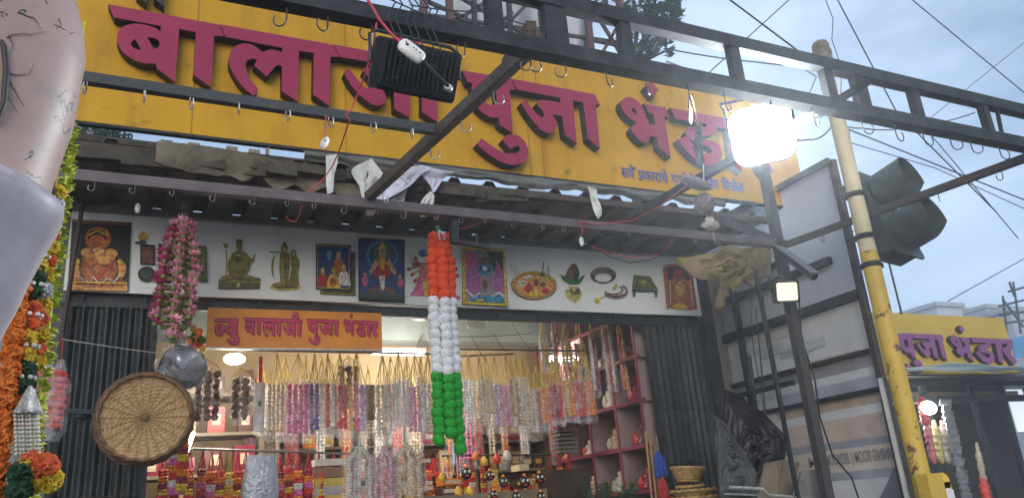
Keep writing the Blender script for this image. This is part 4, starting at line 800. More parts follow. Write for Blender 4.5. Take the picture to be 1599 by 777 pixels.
# steel tower with white tarp behind the sign
tw = root('lattice_tower', Y(850,400,8.2), 'rusty lattice hoarding tower hung with pale tarp above the big sign', 'tower'); TWY = 8.2
for i, (a, c_) in enumerate((((738,-40),(748,200)),((792,-40),(806,200)),((838,-40),(862,200)),((908,-60),(938,220)),((960,-60),(995,260)),((700,-40),(708,200)),((660,-40),(668,200)))):
    b = MB(); b.bar(Y(*a, TWY), Y(*c_, TWY), .085 if i > 2 else .06); b.build('post', M('red_oxide_steel', (.10,.04,.035), .7, .1, .3, 6) if i > 2 else m_steel, tw)
for a, c_ in (((938,-30),(905,110)),((905,-20),(985,110)),((965,40),(925,110)),((640,20),(990,70)),((690,-20),(830,60)),((840,-10),(760,70)),((700,40),(780,-10)),((650,-5),(730,30)),((730,80),(800,20)),((910,60),(985,75)),((985,60),(940,120))):
    b = MB(); b.bar(Y(*a, TWY+.1), Y(*c_, TWY+.1), .045); b.build('brace', m_rust, tw)
def twt(u, v):
    p = Y(770+u*150, -40+v*165+u*18, TWY+.45); return p+V((0, .10*math.sin(u*19+v)+.14*noise.noise((u*7, v*3, 1)), 0))
b = MB(); b.grid(twt, 50, 20, thick=.01); b.build('tarp', M('tower_tarp', (.42,.43,.46), .6, 0, .22, 1.2, .2), tw)
b = MB(); b.grid(lambda u, v: Y(700+u*60, -40+v*110, TWY+.5)+V((0, .1*math.sin(u*9), 0)), 20, 10, thick=.01); b.build('tarp', M('tower_tarp', (.42,.43,.46)), tw)
# ------------------------------------------------------------------ overhead wires
def wire(pts, y, r, label, d=0.0, y2=None):
    if y > 8: r *= 8/y; y = 8
    P_ = [Y(px, py, y+((y2 if y2 is not None else y)-y)*i/(len(pts)-1)) for i, (px, py) in enumerate(pts)]
    out = []
    for i in range(len(P_)-1):
        for k in range(8): t = k/8; out.append(P_[i].lerp(P_[i+1], t)+V((0,0,-4*d*t*(1-t))))
    out.append(P_[-1]); b = MB(); b.path(out, r, 5); return tag(b.build('overhead_wire', m_wire, loc=P_[0]), label, 'wire', 'wires crossing the sky')
PT = PB+V((0,0,3.9))
wire([(1080,-45),(1268,96)], 2.75, .0055, 'thick wire running from the top edge down to the pole cap', .0)
wire([(1265,-30),(1100,120)], 12, .016, 'thin wire slanting down left above the truss centre')
wire([(1285,-10),(1301,30),(1299,62),(1314,105),(1313,150)], 6, .006, 'curly loose wire hanging just right of the pole cap')
wire([(1300,-15),(1400,175),(1555,330)], 11, .018, 'wire slanting from top edge through the truss towards the traffic signal')
wire([(1410,-12),(1620,162)], 11, .016, 'wire crossing the upper right corner of the sky')
wire([(1620,50),(1440,195)], 16, .013, 'faint wire rising to the right edge of the sky')
wire([(1040,76),(1180,97),(1280,104)], 7, .010, 'wire sagging from the tree toward the pole', .02)
wire([(1040,96),(1085,112)], 7, .010, 'short wire stub right of the tree crown')
wire([(1320,200),(1620,320)], 9, .015, 'dark wire passing over the traffic signal visors', .0)
wire([(1325,222),(1460,262),(1620,335)], 12, .013, 'thin wire just behind the upper traffic visor')
wire([(1455,212),(1590,372)], 10, .012, 'steep wire right of the traffic signal')
wire([(1620,392),(1480,470)], 30, .03, 'faint wire above the distant blocks')
wire([(1388,410),(1408,490)], 5, .010, 'short steep wire between pole and distant sign')
wire([(1300,188),(1345,200),(1420,198),(1522,176)], 3.4, .005, 'cable draped along the truss over the pole', .02)
wire([(1215,200),(1260,218),(1300,195),(1312,160)], 2.7, .004, 'cable loop between the glaring lamp and the pole', .03)
wire([(1255,108),(1275,120),(1262,150)], 2.7, .003, 'short loose cable left of the pole top', .0)
wire([(1325,205),(1330,240),(1336,280),(1342,330)], 2.6, .006, 'cable running down the yellow pole to the signal', .0)
wire([(640,8),(760,18),(850,45)], 5, .006, 'black cable behind the truss above the floodlight', .02)
wire([(600,-5),(760,62)], 4.5, .006, 'second black cable crossing behind the truss', .01)
# ------------------------------------------------------------------ shop lamps
def lamp_light(par, loc, e, size, col=(1,.93,.8)):
    l_ = bpy.data.lights.new('shop_light', 'POINT'); l_.energy = e; l_.shadow_soft_size = size; l_.color = col
    o = bpy.data.objects.new('shop_light', l_); C.objects.link(o); o.parent = par; o.location = loc
em_w = emit('tube_glow', (1,.96,.88), 9)
p = Y(366,560,4.75); b = MB(); b.ball(p, (.062,.035,.034), 14, 8); o = tag(b.build('shop_lamp', em_w, loc=p), 'bright white lamp just under the left end of the orange sign', 'lamp'); lamp_light(o, (0,.12,-.12), 10, .12)
p = Y(618,549,5.45); b = MB(); b.bar(p-V((.17,0,0)), p+V((.22,0,0)), .05, .04); o = tag(b.build('tube_lamp', em_w, loc=p), 'ceiling tube lamp glowing behind the lower right corner of the orange sign', 'lamp'); lamp_light(o, (0,-.2,-.15), 26, .25)
p = Y(900,560,5.3); b = MB(); b.bar(p-V((.25,0,0)), p+V((.25,0,0)), .04, .04); o = tag(b.build('tube_lamp', em_w, loc=p), 'tube lamp hidden behind the packets at the right of the shop', 'lamp'); lamp_light(o, (0,-.1,-.1), 15, .25)
p = Y(300,690,5.2); b = MB(); b.bar(p-V((.03,0,.05)), p+V((.0,0,.06)), .03); o = tag(b.build('small_lamp', em_w, loc=p), 'small lamp low in the shop behind the round tray', 'lamp'); lamp_light(o, (0,-.1,0), 4, .1)
# ------------------------------------------------------------------ rods
m_rod = M('rod_steel', (.22,.21,.2), .35, .7, .3, 10)
for a, c_, y, lb in (((372,546),(672,552),4.6,'horizontal rod carrying the packets left of the tricolour garland'), ((684,544),(1010,549),4.6,'horizontal rod carrying the packets right of the tricolour garland'), ((684,557),(802,552),4.95,'shorter rod set further back right of the tricolour garland'), ((300,700),(560,708),4.85,'low rod carrying the striped tassels'), ((690,711),(860,709),5.2,'low brown rod over the black masks')):
    b = MB(); b.tube(Y(*a, y), Y(*c_, y), .007, n=8); tag(b.build('rod', m_rod if 'brown' not in lb else m_rust, loc=Y(*a, y)), lb, 'rod')
    if y == 4.6:
        pass
# ------------------------------------------------------------------ packets
m_str = M('yellow_string', (.55,.38,.06), .7, 0, .25, 30); m_strr = M('red_string', (.5,.03,.05), .7, 0, .25, 30)
BD = {}
def bd(n, c, r=.35): BD[n] = M('bead_'+n, c, r, 0, .3, 60); return BD[n]
for n, c in dict(cream=(.60,.48,.32), pink=(.62,.13,.34), violet=(.12,.06,.32), red=(.55,.035,.03), white=(.66,.63,.60), yellow=(.66,.42,.04), brown=(.11,.045,.03), orange=(.72,.20,.02), silver=(.50,.46,.40), rose=(.55,.30,.34), maroon=(.25,.02,.05), tan=(.36,.24,.13), lilac=(.42,.33,.5), green=(.05,.25,.05), blue=(.02,.08,.5), black=(.012,.012,.014)).items(): bd(n, c)
def packet(cols, w_, h_, s_, seed,  r=None, strc=m_str, stripes=False, plain=False):
    random.seed(seed); rt_ = bpy.data.objects.new('garland_packet', None); C.objects.link(rt_); ORG[rt_.name] = V((0,0,0)); rt_.empty_display_size = .05
    b = MB()
    for k in range(7):
        x = (k/6-.5)*w_*.85; b.path([V((random.uniform(-.004,.004), random.uniform(-.006,.006), -.004)), V((x*.5+random.uniform(-.006,.006), random.uniform(-.008,.008), -s_*.5)), V((x, 0, -s_-.01))], .0023, 4)
    b.path(hook_pts(V((0,0,.03)), .022), .0016, 4); b.build('string', strc, rt_)
    b = MB(); ms = [BD[c] for c in dict.fromkeys(cols)]; key = [c for c in dict.fromkeys(cols)]
    nc = len(cols) if not stripes else 4; cw = w_*.86/nc; rr = r or cw*.5; nr = int(h_/(rr*1.55))
    for ci in range(nc):
        for k in range(nr):
            z = -s_-.012-(k+.5)/nr*(h_-.02); x = (ci-(nc-1)/2)*cw+random.uniform(-.15,.15)*rr
            c = cols[ci] if not stripes else cols[(k//2) % len(cols)]
            b.ball((x, random.uniform(-.3,.3)*rr, z), (rr*random.uniform(.9,1.15), rr*.9, rr*random.uniform(.75,1)), 7, 5, key.index(c), .12, False, Matrix.Rotation(random.uniform(0,3), 3, 'Y'))
    b.build('strung_flowers', ms, rt_)
    if not plain:
        b = MB(); rings = []; n = 14
        for k in range(15):
            t = k/14; z = -s_+.012-t*(h_+.045); ww = w_*.56*(.45+.55*min(1, t*7))*(1+.06*math.sin(k*2.1+seed)); dd = .020*(1 if t < .9 else .35)
            rings.append([V((ww*math.cos(6.2832*i/n)*(1+.05*random.uniform(-1,1)), dd*math.sin(6.2832*i/n)+.006*random.uniform(-1,1), z+(.012*random.uniform(-1,1) if k == 14 else 0))) for i in range(n)])
        b.loft(rings, 0, False, False); b.build('clear_sleeve', m_plast, rt_)
    return rt_
PK = {}
spec = [('rudraksha brown', ['brown']*3, .135, .27, .05), ('slim brown', ['brown','brown'], .10, .22, .05), ('cream', ['cream']*4, .095, .23, .14), ('pink', ['pink']*4, .115, .24, .14), ('violet', ['violet','violet'], .055, .23, .14),
  ('white and red', ['white','red','white'], .085, .22, .14), ('red', ['red']*3, .08, .22, .15), ('pink and yellow', ['yellow','pink','lilac'], .095, .23, .15), ('silver grey', ['silver','cream','white'], .09, .26, .15), ('pale rose', ['rose','pink','rose','white'], .10, .24, .16), ('white', ['white']*3, .07, .24, .13),
  ('tan', ['tan','cream'], .05, .25, .14), ('lilac and silver', ['cream','lilac','rose'], .09, .24, .15), ('orange and yellow', ['orange','yellow','orange'], .09, .22, .16), ('orange', ['orange']*2, .06, .22, .16), ('crimson', ['red','maroon','red'], .085, .22, .16), ('silver and purple', ['silver','violet','silver'], .095, .22, .15), ('white and maroon', ['white','maroon'], .05, .36, .10), ('red and silver long', ['silver','red','white'], .08, .40, .05), ('yellow and red long', ['red','yellow'], .055, .40, .06)]
for i, (n, cols, w_, h_, s_) in enumerate(spec): PK[n] = [packet(cols, w_*1.12, h_*1.03, s_, i+3), False, (w_, h_, s_)]
NP = {}
def hang(kind, px, py, y, where, sc_=1.0, group='packets hanging from the rods', rz=None):
    pr = PK[kind]; o = pr[0] if not pr[1] else copy_tree(pr[0]); pr[1] = True
    random.seed(px*7+py); NP[(kind, where)] = NP.get((kind, where), 0)+1
    place(o, Y(px, py, y), random.uniform(-.3,.3) if rz is None else rz, (1, 1, sc_) if not isinstance(sc_, tuple) else sc_)
    k = NP[(kind, where)]
    nm_ = f"{kind} packet" if 'brown' not in kind else f"{kind} bead bundle"
    o['label'] = f"{nm_} hanging {where}" if k == 1 else f"{ORD[k-1]} {nm_} from the left {where}"; o['category'] = 'packet'; o['group'] = group; return o
hang('rudraksha brown', 327, 562, 4.45, 'beside the round tray'); hang('slim brown', 377, 572, 4.5, 'under the shop lamp', 1.05)
LA = 'on the rod under the orange sign'; LB = 'between orange sign and tricolour garland'; RA = 'just right of the tricolour garland'; RB = 'at the right end of the front rod'
for k, px in (('cream',432),('pink',466),('violet',491),('white and red',512),('red',531),('pink and yellow',556)): hang(k, px, 550, 4.6, LA, (1.12,1.12,1.22))
for k, px in (('silver grey',597),('white',622),('pale rose',648),('silver grey',668)): hang(k, px, 551, 4.6, LB, (1.12,1.12,1.2))
for k, px in (('white',731),('tan',748),('lilac and silver',770),('pale rose',789),('tan',805)): hang(k, px, 553, 4.75, RA, (1.12,1.12,1.22))
for k, px, py in (('silver grey',824,552),('white and red',838,552),('orange and yellow',852,520),('orange',870,535),('crimson',886,512),('silver and purple',908,518)): hang(k, px, py+18, 4.6, RB, (1.2,1.2,1.08))
for k, px, py in (('orange',845,545),('crimson',862,540),('orange and yellow',880,536),('red',898,540),('orange',914,536)): hang(k, px, py+18, 4.45, 'in the front orange cluster at the right', (1.15,1.15,1.05))
for k, px, py in (('white',846,498),('white and maroon',862,495),('lilac and silver',880,498),('pale rose',900,500)): hang(k, px, py, 4.85, 'high near the ceiling at the right')
for k, px, py in (('white and maroon',921,505),('red and silver long',944,500),('yellow and red long',966,505)): hang(k, px, py, 4.5, 'next to the right shutter')
# a back row deeper in the shop
for i, (k, px) in enumerate((('white',410),('rose' and 'pale rose',447),('tan',480),('cream',520),('silver grey',575),('white',608),('lilac and silver',634),('pale rose',690),('white',715),('cream',760),('silver grey',815),('orange and yellow',835),('crimson',865))): hang(k, px, 566+(i%3)*5, 5.15, 'in the back row deep in the shop', 1.12)
random.seed(3)
for i, (k, px) in enumerate((('pink',400),('cream',425),('red',456),('white',500),('orange',540),('tan',566),('white',590),('red',618),('cream',645),('orange and yellow',702),('pink',722),('red',742),('tan',762),('orange',782),('white',812),('red',858),('orange',884))): hang(k, px, 588+(i%4)*5, 5.55, 'in the last row by the back wall', 1.5)
for i, (k, px) in enumerate((('cream',445),('white',478),('silver grey',503),('rudraksha brown',545),('pale rose',610),('white',635),('white',657),('lilac and silver',700),('white',718),('cream',757),('tan',797),('white',814),('orange and yellow',862),('orange',896))): hang(k, px, 556, 4.72, 'behind the front row of packets')
# striped tassels in the low rows
TS = []
for i, (cols, w_) in enumerate(((['red','orange','maroon','yellow'],.055), (['orange','red','white','pink'],.05), (['maroon','orange','pink','red'],.05), (['yellow','cream','yellow','orange'],.05))):
    TS.append([packet(cols, w_, .30, .10, 60+i, r=.012, strc=(m_strr if i < 3 else m_str), stripes=True, plain=True), False, ('red and orange','orange and pink','maroon','yellow')[i]])
    TS[-1][0].name = 'tassel'
for i, (px, py, t) in enumerate(((258,700,0),(276,706,2),(298,700,0),(317,700,2),(331,704,1),(345,703,0),(360,706,3),(372,704,0),(384,702,1),(438,706,2),(452,700,0),(466,704,1),(482,702,2),(498,705,0))):
    pr = TS[t]; o = pr[0] if not pr[1] else copy_tree(pr[0]); pr[1] = True; random.seed(i); place(o, Y(px, py, 4.85), random.uniform(-.6,.6), 1.0)
    tag(o, f"{pr[2]} striped tassel, {ORD[i]} from the left on the low rod", 'tassel', 'striped tassels on the low rod')
for i, (px, py, t) in enumerate(((277,645,1),(290,640,0))):
    o = copy_tree(TS[t][0]); place(o, Y(px, py, 4.3), .3, 1.0); tag(o, ('orange' if t else 'red')+' bundle of strings peeping out below the round tray', 'tassel', 'striped tassels on the low rod')
# white jasmine bundles
def bundle(px, py, y, c, n, h_, label, hub=.07):
    p = Y(px, py, y); r_ = root('flower_bundle', p, label, 'flower bundle', 'pale flower bundles low in the shop'); random.seed(px)
    b = MB(); b.path(hook_pts(p+V((0,0,.08)), .03), .002, 4); b.tube(p+V((0,0,.05)), p+V((0,0,-.02)), .004, n=5); b.build('hanger', m_hookl, r_)
    for i in range(n):
        a = 6.2832*i/n; x = hub*math.cos(a); yy = hub*.6*math.sin(a); b = MB()
        for k in range(int(h_/.016)):
            t = min(1, k/5); b.ball(p+V((x*t+random.uniform(-.002,.002), yy*t, -.015-k*.016)), (.012+.004*math.sin(k*.8+i), .012, .010), 7, 5, 0, .2, False)
        b.build('flower_chain', BD[c], r_)
    b = MB(); rings = []
    for k in range(8):
        t = k/7; q = hub*(.25+1.2*min(1, t*3)); rings.append([p+V((q*math.cos(6.2832*i/12)*random.uniform(.93,1.07), q*.8*math.sin(6.2832*i/12), .03-t*(h_*.9))) for i in range(12)])
    b.loft(rings, 0, False, False); b.build('clear_wrap', m_plast, r_)
bundle(562, 690, 4.4, 'silver', 7, .4, 'grey white flower bundle left of the two pale ones low in the shop'); bundle(600, 692, 4.35, 'rose', 6, .42, 'pinkish white flower bundle between grey and cream bundles', .05); bundle(634, 688, 4.42, 'cream', 8, .36, 'cream jasmine bundle nearest the tricolour garland', .08)
# silver bag, red sleeve, boxes
b = MB(); p = Y(407,742,4.5); rings = []
for k in range(10):
    t = k/9; rings.append([p+V(((.088*(1-.12*math.cos(t*6)))*math.cos(6.2832*i/16), .03*math.sin(6.2832*i/16)*math.sin(.3+t*2.6)+.006*noise.noise((i, k, 1)), .11-t*.36)) for i in range(16)])
b.loft(rings, 0, True, True); tag(b.build('silver_bag', M('silver_plastic', (.45,.46,.50), .22, .3, .2, 12, .5), loc=p), 'silver grey plastic pouch hanging among the tassels', 'bag')
o = root('sleeve_packet', Y(407,556,4.58), 'narrow clear sleeve with red ribbon top and green leaf mark', 'packet'); p = ORG[o.name]
b = MB(); b.bar(p, p+V((.002,0,-.17)), .022, .006); b.build('ribbon', m_strr, o)
b = MB(); rings = [[p+V((.03*math.cos(6.2832*i/10), .012*math.sin(6.2832*i/10), -.15-.045*k)) for i in range(10)] for k in range(7)]; b.loft(rings, 0, True, True); b.build('sleeve', M('milky_sleeve', (.62,.62,.64), .25, 0, .2, 20, .3), o)
b = MB(); b.ball(p+V((0,-.014,-.27)), (.011,.002,.018), 8, 5); b.build('leaf_mark', BD['green'], o)
for i, (px, py, w_, h_, y, c, lb) in enumerate(((513,722,52,10,4.9,'white','white topped carton'),(512,738,50,14,4.9,'brown','brown carton'),(512,753,50,12,4.9,'yellow','yellow carton'),(511,766,48,12,4.9,'silver','grey carton'),(510,780,48,13,4.9,'yellow','lowest yellow carton'))):
    p = Y(px, py, y); k = (p-EYE).length/F; b = MB(); b.box(p, (w_*k*.85, .12, h_*k*.97)); tag(b.build('carton', M('carton_'+c, BD_C[c] if False else {'white':(.55,.52,.48),'brown':(.22,.12,.08),'yellow':(.50,.36,.08),'silver':(.34,.33,.34)}[c], .5, 0, .15, 20), loc=p), f'{lb} in the stack beside the pale flower bundles', 'carton', 'stacked cartons')
p = Y(512,800,4.9); b = MB(); b.box((p.x, 4.95, .98), (.5,.4,1.36)); b.box((p.x,4.95,.5),(.56,.44,.03)); tag(b.build('display_counter', m_wood, loc=(p.x,4.95,.3)), 'wooden counter below the carton stack, under the picture edge', 'counter')
b = MB(); b.box(Y(576,628,4.9), (.07,.05,.22)); tag(b.build('wooden_box', m_wood, loc=Y(576,628,4.9)), 'narrow brown box hanging between red and grey packets', 'box')
# goods low in the middle: masks, yellow jars, racks
def mask(px, py, r, lab, y=4.95):
    p = Y(px, py, y); o = root('evil_eye_mask', p, lab, 'mask', 'black masks on the low rod')
    b = MB(); b.ball(p, (r, r*.6, r), 14, 9); b.build('face', BD['black'], o)
    for s_ in (-1, 1):
        b = MB(); b.ball(p+V((s_*r*.38, -r*.55, r*.22)), (r*.26, r*.16, r*.26), 9, 6); e = b.build('eye', BD['white'], o); b = MB(); b.ball(p+V((s_*r*.38, -r*.7, r*.2)), (r*.1, r*.08, r*.1), 7, 5); b.build('pupil', BD['black'], e)
    b = MB(); b.ball(p+V((0, -r*.55, -r*.42)), (r*.42, r*.14, r*.16), 9, 6); b.build('mouth', BD['red'], o)
    b = MB(); b.ball(p+V((0,-r*.1, r*1.05)), (r*.35,r*.3,r*.35), 8, 6, 0, .15, False); b.build('topknot', BD['orange'], o)
    b = MB(); b.ball(p+V((-r,0,-r*.2)), r*.25, 7, 5); b.ball(p+V((r,0,-r*.2)), r*.25, 7, 5); b.build('ear_pompom', BD['yellow'], o)
for i, (px, py, r) in enumerate(((765,742,.034),(786,752,.036),(771,772,.032),(819,752,.042),(842,746,.038),(845,775,.036),(806,775,.036),(728,738,.04))): mask(px, py, r, f'black round mask with white eyes, {ORD[i]} of the cluster low in the shop')
for i, (px, py, c, rr) in enumerate(((716,768,'yellow',.030),(734,768,'yellow',.030),(700,728,'orange',.03),(756,720,'yellow',.026),(742,712,'orange',.022),(792,712,'silver',.032),(776,716,'red',.028),(690,745,'yellow',.024))):
    p = Y(px, py, 5.0); b = MB(); b.lathe([(0,-rr),(rr*.8,-rr),(rr,-rr*.3),(rr*.9,rr*.5),(rr*.5,rr),(rr*.45,rr*1.3),(0,rr*1.3)], p, 12); tag(b.build('small_jar', BD[c], loc=p), f'small {c} jar, {ORD[i]} among the goods near the black masks', 'jar', 'small jars near the masks')
for i, (px, py, w_, c) in enumerate(((700,766,46,'brown'),(702,752,44,'orange'),(706,778,50,'tan'),(660,720,26,'maroon'),(664,762,24,'red'),(812,730,24,'cream'))):
    p = Y(px, py, 5.1); b = MB(); b.box(p, (w_*.0031, .14, .042)); b.box(p+V((0,-.071,.0)), (w_*.0025, .003, .024), None, 1); tag(b.build('incense_box', [BD[c], BD['cream']], loc=p), f'{c} incense box, {ORD[i]} on the low middle shelf', 'box', 'incense boxes')
p = Y(740,792,5.1); b = MB(); b.box((p.x-.1, 5.15, 1.0), (1.5,.35,1.55)); b.box((p.x-.1,5.15,.6),(1.56,.4,.03)); tag(b.build('display_counter', m_wood, loc=(p.x,5.15,.3)), 'long wooden counter under the masks and incense boxes', 'counter')
p = Y(300,790,5.3); b = MB()
for z in (1.75, 2.0, 2.25, 2.5): b.box((.35, 5.5, z), (.75,.3,.02))
for x in (-.02,.72): b.box((x, 5.5, 1.4), (.03,.3,2.2))
tag(b.build('back_rack', m_wood, loc=(.35,5.5,.3)), 'wooden rack in the left rear corner behind the tassels', 'rack')
random.seed(21)
for i in range(16):
    z = (1.76,2.01,2.26,2.51)[i//4]; x = .08+(i%4)*.18; c = random.choice(['maroon','brown','tan','maroon','cream','red','brown']); hh = random.uniform(.10,.17)
    b = MB(); b.box((x, 5.45, z+hh/2), (random.uniform(.08,.14), .12, hh)); b.box((x, 5.388, z+hh*.5), (.05,.004,hh*.4), None, 1); tag(b.build('goods_box', [BD[c], BD['cream']], loc=(x,5.45,z)), f'{c} box, {ORD[i%4]} on the {("lowest","second","third","top")[i//4]} board of the rear left rack', 'box', 'boxes on the rear rack')
for ri, (x0, wd) in enumerate(((.86,.7),(1.62,.7),(2.38,.56))):
    rn = ('second','third','fourth')[ri]; b = MB()
    for z in (1.5, 1.72, 1.94, 2.16, 2.38): b.box((x0+wd/2, 5.78, z), (wd,.28,.018))
    for x in (x0, x0+wd): b.box((x, 5.78, 1.35), (.03,.28,2.1))
    tag(b.build('back_rack', m_wood, loc=(x0+wd/2,5.78,.3)), f'crowded wooden rack against the back wall, {rn} from the left', 'rack')
    for zi, z in enumerate((1.51, 1.73, 1.95, 2.17, 2.39)):
        for k in range(5):
            x = x0+.09+k*(wd-.1)/4.6; c = random.choice(['red','tan','brown','maroon','cream','tan','brown','orange','black','silver']); hh = random.uniform(.09,.18)
            b = MB(); b.box((x, 5.72, z+hh/2), (random.uniform(.07,.12), .11, hh)); b.box((x, 5.663, z+hh*.5), (.05,.004,hh*.35), None, 1); tag(b.build('goods_box', [BD[c], BD[random.choice(['cream','yellow','red'])]], loc=(x,5.72,z)), f'{c} box, {ORD[k]} on the {("lowest","second","third","fourth","top")[zi]} board of the {rn} rear rack', 'box', 'boxes on the rear rack')
for i, px in enumerate((522,540,556,576,598,640,655,668,684,700,716,735,752,770,858,872,886)):
    t = (0,3,2,1)[i%4]; o = copy_tree(TS[t][0]); random.seed(i+50); place(o, Y(px, 706+(i%3)*3, 5.2), random.uniform(-.6,.6), .95)
    tag(o, f"{TS[t][2]} striped tassel hanging deeper behind the bundles, {ORD[i]} from the left", 'tassel', 'striped tassels in the rear')
# ------------------------------------------------------------------ things under the lintel
def bag(px, py, y, w_, h_, m, name, label, cat='bag'):
    p = Y(px, py, y); rings = []
    for k in range(9):
        t = k/8; q = w_*(.18+.82*math.sin(min(1, t*1.25)*1.57))*(1 if t < .9 else .7)
        rings.append([p+V((q*math.cos(6.2832*i/12)*(1+.10*noise.noise((i, k, px))), q*.6*math.sin(6.2832*i/12), -t*h_)) for i in range(12)])
    b = MB(); b.loft(rings, 0, True, True); b.path([p+V((0,0,.05)), p], .003, 4); return tag(b.build(name, m, loc=p), label, cat)
bag(744, 488, 4.5, .075, .10, plastic('pinkish_wrap', (.55,.42,.40), .85, .4), 'plastic_bag', 'pinkish plastic bag hung under the lintel right of the tricolour garland'); bag(655, 487, 4.5, .05, .05, BD['maroon'], 'cloth_bundle', 'dark red cloth bundle under the lintel left of the tricolour garland', 'bundle'); bag(660, 520, 4.55, .05, .15, plastic('grey_wrap', (.35,.33,.35), .85, .4), 'plastic_bag', 'grey plastic bag half hidden behind the white part of the garland')
bag(258, 500, 4.2, .045, .15, plastic('grey_wrap', (.35,.33,.35)), 'plastic_bag', 'grey plastic bag beneath the pink garland')
for k, (a, c_, y) in enumerate((((700,640),(640,530),4.6),((735,522),(757,560),4.7),((770,520),(790,548),4.7),((800,505),(830,548),4.8),((690,525),(830,520),4.9))):
    if k: b = MB(); b.path(sag(Y(*a, y), Y(*c_, y), .01), .0022, 4); tag(b.build('loose_wire', m_wire, loc=Y(*a, y)), f'thin loose wire under the lintel, {ORD[k-1]} right of the tricolour garland', 'wire', 'loose wires under the lintel')
# flower pack below the pink garland
b = MB(); random.seed(5)
for i in range(26): b.ball(Y(286+random.uniform(-14,34), 535+random.uniform(-22,22), 4.45+random.uniform(-.04,.04)), random.uniform(.016,.028), 9, 6, random.randint(0,3), .15, False)
tag(b.build('flower_pack', [BD['orange'], BD['red'], M('leaf_dark', (.03,.10,.03)), BD['yellow']], loc=Y(290,540,4.45)), 'orange and red cloth flowers heaped behind the wrapped bowls', 'flowers')
# wrapped steel bowls
p = Y(284,575,4.05); o = root('wrapped_bowls', p, 'stack of steel bowls wrapped in clear plastic behind the round tray', 'bowls'); tl_ = Matrix.Rotation(R(62), 3, 'X')@Matrix.Rotation(R(14), 3, 'Y')
for k in range(4): b = MB(); b.lathe([(.02,-.05),(.075,-.035),(.10,0),(.106,.012),(.10,.008),(.07,-.025),(.01,-.04)], p+tl_@V((0,0,-.035+k*.022)), 24, 0, tl_); b.build('bowl', M('bowl_steel', (.32,.33,.35), .2, .9, .2, 20), o)
b = MB(); b.ball(p, (.125,.10,.125), 18, 12, 0, .04); b.path([p+V((0,0,.12)), p+V((.0,.02,.22))], [.03,.006], 8); b.build('clear_wrap', m_plast, o)
# ------------------------------------------------------------------ side shelf unit at the right
sh = root('wall_shelf', (2.95, 4.9, .3), 'maroon edged pigeonhole shelf along the right inner wall', 'shelf')
m_shp = M('shelf_pinkish', (.28,.20,.20), .6, 0, .2, 4); m_she = M('shelf_maroon', (.22,.035,.07), .5, 0, .2, 8)
SX = 2.97
b = MB(); b.box((SX+.27, 5.0, 1.8), (.02, 1.5, 2.9)); b.build('back_board', m_shp, sh)
for z in (1.70, 1.98, 2.27, 2.56, 2.85): b = MB(); b.box((SX+.135, 5.0, z), (.27, 1.5, .018)); e = b.build('shelf_board', m_shp, sh); b = MB(); b.box((SX-.003, 5.0, z), (.008, 1.5, .024)); b.build('edge_strip', m_she, e)
for y in (4.30, 4.62, 4.98, 5.35, 5.72): b = MB(); b.box((SX+.135, y, 1.8), (.264, .016, 2.9)); e = b.build('divider', m_shp, sh); b = MB(); b.box((SX-.004, y, 1.8), (.010, .020, 2.9)); b.build('edge_strip', m_she, e)
random.seed(9)
for i, (y, z) in enumerate([(yy, zz_) for zz_ in (1.71, 1.99, 2.28, 2.57) for yy in (4.46, 4.80, 5.16, 5.53)]):
    c = ['maroon','silver','cream','tan','brown','tan','silver','orange'][i % 8]; h_ = random.uniform(.11,.19); b = MB(); p = V((SX+.10, y, z))
    b.lathe([(0,0),(.055,0),(.06,h_*.15),(.035,h_*.3),(.05,h_*.5),(.042,h_*.68),(.02,h_*.74),(.03,h_*.85),(.022,h_*.97),(0,h_)], p, 12); b.ball(p+V((-.02,.06,h_*.3)), (.03,.03,h_*.3), 8, 6, 1, .1, False)
    tag(b.build('wrapped_figurine', [BD[c], BD['silver' if i % 2 else 'red']], loc=p), f'{c} figurine, {ORD[i%4]} from the front on the {("lowest","second","third","top")[i//4]} shelf at the right wall', 'figurine', 'figurines on the right shelf')
for i in range(6): b = MB(); p = Y(882, 705-i*6.5, 4.95); b.box(p, (.15,.11,.017), Matrix.Rotation(random.uniform(-.15,.15), 3, 'Z')); tag(b.build('book', M('book_grey', (.16,.17,.16), .6, 0, .3, 20), loc=p), 'dark grey booklet in the pile beside the pigeonhole shelf', 'book', 'pile of grey booklets')
p = Y(882,712,4.95); b = MB(); b.box((p.x, 5.0, 1.1), (.3,.22,1.58)); b.box((p.x,5.0,1.0),(.34,.26,.03)); tag(b.build('pedestal', M('dark_stain_wood', (.045,.03,.022), .6, 0, .4, 8), loc=(p.x,5,.3)), 'dark wooden pedestal under the pile of grey booklets', 'stand')
